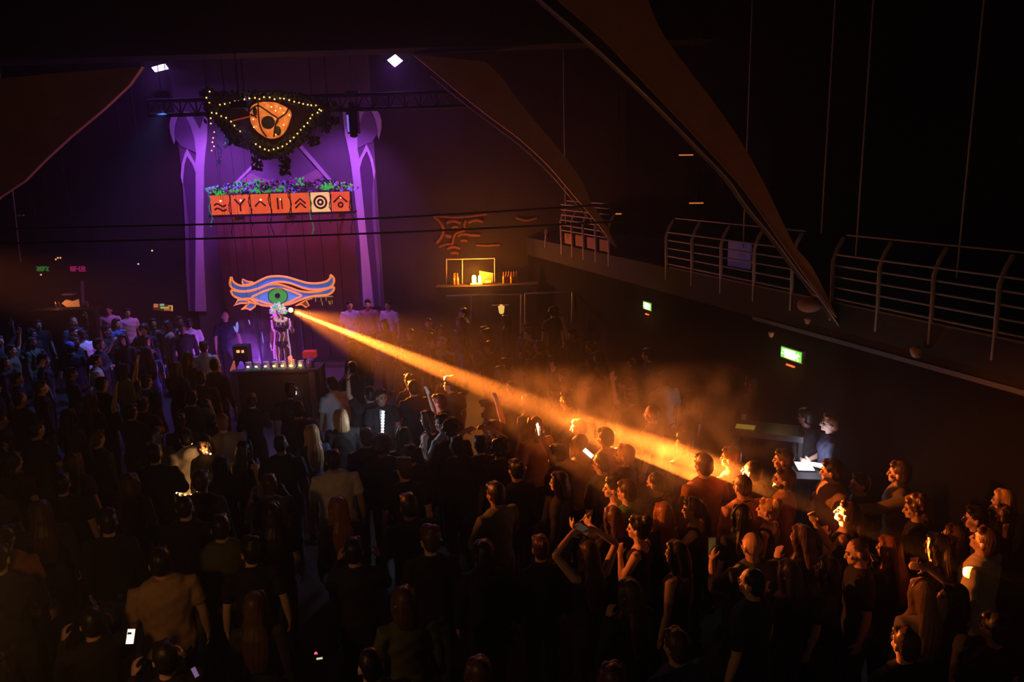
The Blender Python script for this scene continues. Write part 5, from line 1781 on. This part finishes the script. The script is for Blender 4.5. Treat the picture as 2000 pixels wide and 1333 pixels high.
o, p, q = lone_phone(255, 1244, 1.52, .052, .105, .28, 'white glowing phone screen at the lower left', (1.0, .88, .66), 1.5)
MB().box(p + q @ Vector((-.01, -.009, .022)), (.028, .002, .016), rot=q).build('screen_tiles', mat('dark_tile', (.1, .05, .1)), o)
o, p, q = lone_phone(381, 1314, 1.5, .03, .07, -.3, 'small blue phone screen at the bottom left', (.02, .08, .5), .35)
lone_phone(1149, 886, 1.72, .05, .13, -.85, 'white phone screen beside the shaved head with glasses', (1.0, .92, .72), 1.6)
lone_phone(624, 1287, 1.3, .045, .014, .05, 'small pale display strip at the bottom centre', (.8, .75, .5), .8)
o = MB().ell(PZ(617, 1278, 1.3), (.012, .01, .016), None, 8, 6).build('red_light', mat('red_light', (1, .1, .1), emit=(1, .03, .05), strength=6, var=0), None, True)
tag(o, 'tiny red light glowing at the bottom centre', 'light')
MB().box(PZ(617, 1286, 1.29), (.03, .02, .05)).build('casing', PLASTIC, o)
for i, (x, y) in enumerate(((808, 1220), (815, 1225))):
    o = MB().ell(PZ(x, y, 1.3), (.007, .007, .007), None, 8, 6).build('white_spark', mat('white_spark', (1, 1, 1), emit=(1, .9, .75), strength=1.5, var=0), None, True)
    tag(o, ('upper of two tiny white lights in the lower middle dark', 'lower of two tiny white lights in the lower middle dark')[i], 'light')
w_, f_, h_ = hand_world(G['stick'], -1)
_c = w_ + h_ * .09
stk = MB().tube([_c - Vector((.10, .02, .07)), _c + Vector((.06, .01, .06))], .006, 6).build('stick', mat('pale_stick', (.6, .5, .3), .6), None, True)
tag(stk, 'thin pale stick held up beside the dark green shirt', 'stick')
# desk lamp and tablet in front of the person in the polo shirt
w1, f1, h1 = hand_world(G['staff'], 1)
w2, f2, h2 = hand_world(G['staff'], -1)
mid = (w1 + w2) / 2 + h1 * .1
dk = empty('desk', 'narrow black desk under the polo shirt desk worker', 'desk', (mid.x, mid.y, 0))
MB().box((mid.x, mid.y, mid.z - .07), (.75, .45, .03), G['staff'][0].rotation_euler.z).build('desk_top', M_black, dk)
for a in (-.32, .32):
    for b_ in (-.18, .18):
        c = Vector((mid.x, mid.y, 0)) + Matrix.Rotation(G['staff'][0].rotation_euler.z, 3, 'Z') @ Vector((a, b_, 0))
        MB().tube([(c.x, c.y, 0), (c.x, c.y, mid.z - .08)], .02, 8).build('leg', M_black, dk)
o = MB().box((mid.x, mid.y, mid.z - .045), (.3, .22, .012), G['staff'][0].rotation_euler.z).build('tablet', PLASTIC)
tag(o, 'glowing tablet on the desk under the polo shirt desk worker', 'tablet')
MB().box((mid.x, mid.y, mid.z - .037), (.27, .19, .004), G['staff'][0].rotation_euler.z).build('screen', mat('tablet_screen', (1, 1, 1), emit=(.85, .9, 1.0), strength=2.2, var=0), o)
point('tablet_glow', Vector((mid.x, mid.y, mid.z + .05)) + Vector((0, -.16, .10)), 9, (.80, .78, 1.0), .08)
# mixing desk with paper in the haze
p = PZ(1500, 842, 1.42)
mx_ = empty('mixing_desk', 'sloping mixing desk in the haze left of the polo shirt desk worker', 'mixing desk', (p.x, p.y, 0))
qd = Matrix.Rotation(-.42, 3, 'Z')
MB().box(p, (.9, .45, .08), rot=qd).build('console', PLASTIC, mx_)
for a in (-.42, .42):
    c = p + qd @ Vector((a, 0, 0))
    MB().box((c.x, c.y, (p.z - .04) / 2), (.05, .4, p.z - .04), -.42).build('leg', M_black, mx_)
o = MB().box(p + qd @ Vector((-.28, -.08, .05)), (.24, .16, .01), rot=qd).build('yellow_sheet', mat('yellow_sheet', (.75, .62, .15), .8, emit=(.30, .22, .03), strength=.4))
tag(o, 'yellowish sheet lying on the mixing desk', 'paper')
# fairy lights on the pale hoodie
hr, hrig, hM = G['hoodie']
fl = empty('fairy_lights', 'string of warm fairy lights around the waist of the pale hoodie', 'fairy lights', Vector(hr.location) + Vector((0, 0, 1.0)))
M_fairy = mat('fairy_bulb', (1, .7, .4), emit=(1, .50, .16), strength=7, var=0)
pts = []
for i in range(16):
    a = i / 16 * 6.283
    c = Vector(hr.location) + hM @ (Vector((.205 * math.sin(a), .165 * math.cos(a), .93 + .015 * math.sin(3 * a))) * hrig.h)
    pts.append(c)
    if i % 1 == 0:
        MB().ell(c, (.013, .013, .013), None, 8, 6).build('bulb', M_fairy, fl, True)
MB().tube(pts, .005, 5, closed=True).build('wire', PLASTIC, fl, True)
point('fairy_glow', Vector(hr.location) + hM @ Vector((.0, -.36, .93)), 1.6, (1, .42, .10), .05)
nk = empty('lit_necklace', 'glowing necklace worn by the person facing the pale hoodie', 'necklace', PZ(402, 890, 1.45))
for i, (x, y) in enumerate(((390, 877), (398, 881), (404, 884), (411, 887), (408, 857), (402, 876), (366, 868), (374, 867))):
    MB().ell(PZ(x, y, 1.50), (.013, .01, .012), None, 8, 6).build('bulb', M_fairy, nk, True)
point('necklace_glow', PZ(400, 880, 1.52) + Vector((0, -.05, 0)), 1.1, (1, .42, .12), .04)
for i, (x, y, c) in enumerate(((369, 985, 0), (378, 987, 0), (514, 997, 1), (523, 999, 1))):
    o = MB().ell(PZ(x, y, 1.25), (.012, .01, .012), None, 8, 6).build('spark_light', M_fairy if c == 0 else mat('orange_spark', (1, .3, .1), emit=(1, .16, .03), strength=1.2, var=0), None, True)
    tag(o, ('left of two tiny warm lights below the pale hoodie', 'right of two tiny warm lights below the pale hoodie', 'left of two tiny orange lights in the middle left dark', 'right of two tiny orange lights in the middle left dark')[i], 'light')
# standing lamp strip in the crowd
p = PZ(745, 832, 1.5)
st_ = empty('lamp_strip', 'upright white lamp strip of small cells standing in the crowd', 'lamp strip', (p.x, p.y, 0))
MB().tube([(p.x, p.y + .03, 0), (p.x, p.y + .03, 1.72)], .02, 8).build('pole', M_black, st_)
for i in range(10):
    MB().box((p.x + .004 * i, p.y, .1 + p.z - .28 + i * .042), (.036, .03, .019), rot=Matrix.Rotation(.25, 3, 'Y')).build('cell', mat('white_cell', (1, 1, 1), emit=(.9, .95, 1.0), strength=4, var=0) if i > 4 else mat('pink_cell', (1, .6, .6), emit=(1, .5, .5), strength=3, var=0), st_)
point('lamp_strip_glow', (p.x, p.y - .12, 1.62), 12, (.62, .74, 1.0), .08)
# hand lit by a lighter at the left
p = PZ(205, 770, 1.45)
o = MB().ell(p, (.016, .014, .04), None, 8, 6).build('lighter_flame', mat('lighter_flame', (1, .7, .4), emit=(1, .55, .22), strength=5, var=0), None, True)
tag(o, 'small lighter flame in the dark left crowd', 'flame')
MB().box(p - Vector((0, 0, .06)), (.025, .014, .05)).build('lighter', PLASTIC, o)
point('lighter_glow', p + Vector((0, .06, .02)), .8, (1, .42, .08), .02)

# ------------------------------------------------------------------ everyone else in the crowd
VAR = [(K(height=1.76), 'short', 'dark'), (K(height=1.68, fem=True), 'long', 'dark'), (K(height=1.80, bulk=1.1), 'buzz', 'dark'), (K(height=1.70, fem=True), 'bob', 'brown'),
       (K(height=1.74, arms=('phone', 'phone')), 'short', 'brown'), (K(height=1.66, fem=True, arms=('chest', 'chest')), 'bun', 'dark'), (K(height=1.82, arms=('fold', 'fold')), 'short', 'dark'), (K(height=1.70, fem=True, arms=('down', 'chin')), 'long', 'brown'),
       (K(height=1.74, arms=('down', 'high')), 'short', 'dark'), (K(height=1.68, fem=True), 'tail', 'brown'), (K(height=1.76, hyaw=25), 'tuft', 'dark'), (K(height=1.72, arms=('hip', 'down')), 'curly', 'dark')]
HN = {'short': 'short', 'long': 'long', 'buzz': 'cropped', 'bob': 'chin-length', 'bun': 'knotted', 'tail': 'tied-back', 'tuft': 'tousled', 'curly': 'curly'}
AN = {D: 'arms down', ('phone', 'phone'): 'hands raised', ('chest', 'chest'): 'hands at the chest', ('fold', 'fold'): 'arms folded', ('down', 'chin'): 'hand at chin', ('down', 'high'): 'one arm up', ('hip', 'down'): 'hand on hip'}
STAGE = (-5.0, 15.6)
fl_ = PD(492, 700, 16.3)
vl = empty('added_violet_lamp', 'added small violet floor lamp on the platform behind the booth', 'lamp', (fl_.x, fl_.y, .56))
MB().box((fl_.x, fl_.y + .1, .62), (.2, .12, .12)).build('housing', M_black, vl)
point('added_violet_glow', (fl_.x, fl_.y, .85), 120, (.42, .09, 1.0), .08)  # added violet fill behind the booth
KEEP = [(PZ(20, 1215, 1.5).x, PZ(20, 1215, 1.5).y, .5), (PZ(255, 1244, 1.52).x, PZ(255, 1244, 1.52).y - .2, .3), (PZ(381, 1314, 1.5).x, PZ(381, 1314, 1.5).y - .2, .3), (PZ(620, 1282, 1.3).x, PZ(620, 1282, 1.3).y - .15, .25), (-5.0, 15.9, 1.75), (PZ(745, 832, 1.5).x, PZ(745, 832, 1.5).y, .45), (PZ(1500, 842, 1.42).x, PZ(1500, 842, 1.42).y, .85), (mid.x, mid.y, .7), (-5.0, 16.9, 1.3)]
CROWD_N = 0
used = {}
rg = random.Random(21)
row = 0
yy = 4.55
while yy < 18.2:
    step = .78 + .012 * max(0, yy - 8)
    xx = max(-.70 * yy - .3, -11.6) + (row % 2) * .4
    while xx < min(wall_x(yy) - .55, .70 * yy):
        x, y = xx + rg.uniform(-.16, .16), yy + rg.uniform(-.16, .16)
        xx += step
        if any((x - a) ** 2 + (y - b) ** 2 < (r_ + .24) ** 2 for a, b, r_ in KEEP):
            continue
        if any((x - a) ** 2 + (y - b) ** 2 < .48 ** 2 for a, b, r_ in PEOPLE):
            continue
        # open strip along the beam, and the emptier floor by the right wall
        if y > 9.5 and x > wall_x(y) - 1.2 and rg.random() < .6:
            continue
        if x > .2 and y < 5.6 and rg.random() < .35:
            continue
        if 12.0 < y < 17.5 and 438 < 1000 + F * x / y < 632:
            continue
        if y > 17.4 and x > -3.2:
            continue
        vi = rg.randrange(len(VAR))
        k, hr_, hc_ = VAR[vi]
        if y < 8 and k['arms'] == ('down', 'high'):
            k, hr_, hc_ = VAR[0]
        cl = rg.choice(['black'] * 6 + ['charcoal'] * 4 + ['navy', 'denim', 'olive'])
        if y > 14 and x < -6 and rg.random() < .1:
            cl = rg.choice(['white', 'blue', 'pink', 'grey', 'cream'])
        skin = rg.choice(['light', 'light', 'tan', 'tan', 'brown'])
        hc_ = rg.choice([hc_, 'dark', 'dark', 'brown'])
        ang = math.degrees(math.atan2(-(STAGE[0] - x), STAGE[1] - y)) - math.degrees(math.atan2(-x, y))
        phi = ang + rg.uniform(-16, 16)
        if y > STAGE[1] and abs(x - STAGE[0]) < 3.5:
            phi = 180 + rg.uniform(-25, 25)
        fine = 1 if y < 7.5 else 0
        d_ = (Vector((x, y, 1.6)) - CAM)
        pxx = 1000 + F * x / y
        zone = ('bottom rows of the crowd' if y < 6.5 else 'dark foreground crowd' if y < 9 else 'crowd left of the booth' if x < -6.6 else 'crowd behind the booth' if y > 16.2 and x < -2.5 else
                'crowd below booth and beam' if x < -1.5 else 'hazy floor by right wall')
        sl = rg.choice(['long', 'short'])
        cn = {'black': 'black', 'charcoal': 'charcoal', 'navy': 'dark blue', 'denim': 'denim blue', 'olive': 'olive', 'white': 'white', 'blue': 'blue', 'pink': 'pink', 'grey': 'grey', 'cream': 'cream'}[cl]
        hcn = {'dark': 'dark', 'brown': 'brown'}[hc_]
        lab = 'person, %s %s hair, %s top, %s, %s' % (HN[hr_], hcn, cn, AN[k['arms']], zone)
        person(0, 0, phi, k, hr_, hc_, cl, sl, skin, fine, lab, group='silhouettes, ' + zone, xy=(x, y), legs=rg.choice(['black', 'charcoal', 'denim']))
        CROWD_N += 1
    yy += .84 + .012 * max(0, yy - 8)
    row += 1
print('crowd', CROWD_N, 'people', len(PEOPLE))

# ------------------------------------------------------------------ haze
def volume_mat(name, density, col, aniso, noise=None):
    m = bpy.data.materials.new(name)
    m.use_nodes = True
    nt = m.node_tree
    nt.nodes.remove(nt.nodes['Principled BSDF'])
    v = nt.nodes.new('ShaderNodeVolumeScatter')
    v.inputs['Color'].default_value = (*col, 1)
    v.inputs['Anisotropy'].default_value = aniso
    v.inputs['Density'].default_value = density
    if noise:
        tcn = nt.nodes.new('ShaderNodeTexCoord')
        n = nt.nodes.new('ShaderNodeTexNoise')
        n.inputs['Scale'].default_value = noise
        n.inputs['Detail'].default_value = 3
        n.inputs['Distortion'].default_value = 1.2
        r = nt.nodes.new('ShaderNodeMapRange')
        r.inputs['From Min'].default_value = .42
        r.inputs['From Max'].default_value = .72
        r.inputs['To Min'].default_value = 0
        r.inputs['To Max'].default_value = density
        nt.links.new(tcn.outputs['Object'], n.inputs['Vector'])
        nt.links.new(n.outputs['Fac'], r.inputs['Value'])
        nt.links.new(r.outputs['Result'], v.inputs['Density'])
    nt.links.new(v.outputs['Volume'], nt.nodes['Material Output'].inputs['Volume'])
    return m


hz = MB().box((-4.2, 10.1, 5), (22, 20.6, 9.8)).build('haze', volume_mat('hall_haze', .005, (1, 1, 1), .70))
hz['kind'] = 'stuff'
tag(hz, 'thin haze filling the whole hall', 'haze')
S0, S1 = PZ(930, 755, 2.05), PZ(1400, 915, 2.0)


def smoke_mat(name, density):
    m = bpy.data.materials.new(name)
    m.use_nodes = True
    nt = m.node_tree
    nt.nodes.remove(nt.nodes['Principled BSDF'])
    N, L = nt.nodes.new, nt.links.new

    def math_(op, a, b=None, c=None):
        n = N('ShaderNodeMath')
        n.operation = op
        for i_, v_ in enumerate((a, b, c)):
            if v_ is None:
                continue
            if isinstance(v_, (int, float)):
                n.inputs[i_].default_value = v_
            else:
                L(v_, n.inputs[i_])
        return n.outputs[0]

    def vec(op, a, b):
        n = N('ShaderNodeVectorMath')
        n.operation = op
        L(a, n.inputs[0])
        if isinstance(b, Vector):
            n.inputs[1].default_value = b
        else:
            L(b, n.inputs[1])
        return n
    tcn = N('ShaderNodeTexCoord')
    ln = (S1 - S0).length
    dr = (S1 - S0) / ln
    rel = vec('SUBTRACT', tcn.outputs['Object'], S0).outputs[0]
    t = math_('DIVIDE', vec('DOT_PRODUCT', rel, dr).outputs['Value'], ln)
    sc = N('ShaderNodeVectorMath')
    sc.operation = 'SCALE'
    sc.inputs[0].default_value = dr
    L(math_('MULTIPLY', t, ln), sc.inputs['Scale'])
    rad = N('ShaderNodeVectorMath')
    rad.operation = 'LENGTH'
    L(vec('SUBTRACT', rel, sc.outputs[0]).outputs[0], rad.inputs[0])
    rr = math_('DIVIDE', rad.outputs['Value'], math_('MULTIPLY_ADD', t, .75, .34))
    fall = math_('MAXIMUM', math_('SUBTRACT', 1.0, math_('MULTIPLY', rr, rr)), 0.0)
    ramp = math_('MULTIPLY', math_('POWER', math_('MAXIMUM', t, 0.0), 1.3), math_('MAXIMUM', math_('SUBTRACT', 1.15, math_('MULTIPLY', t, t)), 0.0))
    nz = N('ShaderNodeTexNoise')
    nz.inputs['Scale'].default_value = 1.9
    nz.inputs['Detail'].default_value = 4
    nz.inputs['Distortion'].default_value = 1.6
    L(tcn.outputs['Object'], nz.inputs['Vector'])
    mr = N('ShaderNodeMapRange')
    mr.inputs['From Min'].default_value = .44
    mr.inputs['From Max'].default_value = .68
    mr.inputs['To Min'].default_value = .03
    L(nz.outputs['Fac'], mr.inputs['Value'])
    v = N('ShaderNodeVolumeScatter')
    v.inputs['Color'].default_value = (1, 1, 1, 1)
    v.inputs['Anisotropy'].default_value = .35
    L(math_('MULTIPLY', math_('MULTIPLY', fall, ramp), math_('MULTIPLY', mr.outputs[0], density)), v.inputs['Density'])
    L(v.outputs['Volume'], nt.nodes['Material Output'].inputs['Volume'])
    return m


pl = MB()
pl.tube([S0, S0.lerp(S1, .35), S0.lerp(S1, .7), S1, S1 + (S1 - S0) * .12], [.4, .65, .9, 1.1, 1.2], 16)
sm = pl.build('smoke', smoke_mat('drifting_smoke', 1.0), None, True)
pf = MB()
pf.ell(PD(497, 672, 16.75), (.62, .3, .62), None, 18, 12)
pf = pf.build('smoke', volume_mat('violet_smoke', .7, (1, 1, 1), .1, 2.2), None, True)
tag(pf, 'violet lit smoke rising behind the booth left of the performer', 'smoke', kind='stuff')
sm['kind'] = 'stuff'
tag(sm, 'drifting smoke along the lower end of the beam', 'smoke')
for o in SC.objects:
    if '_w' in o:
        del o['_w']
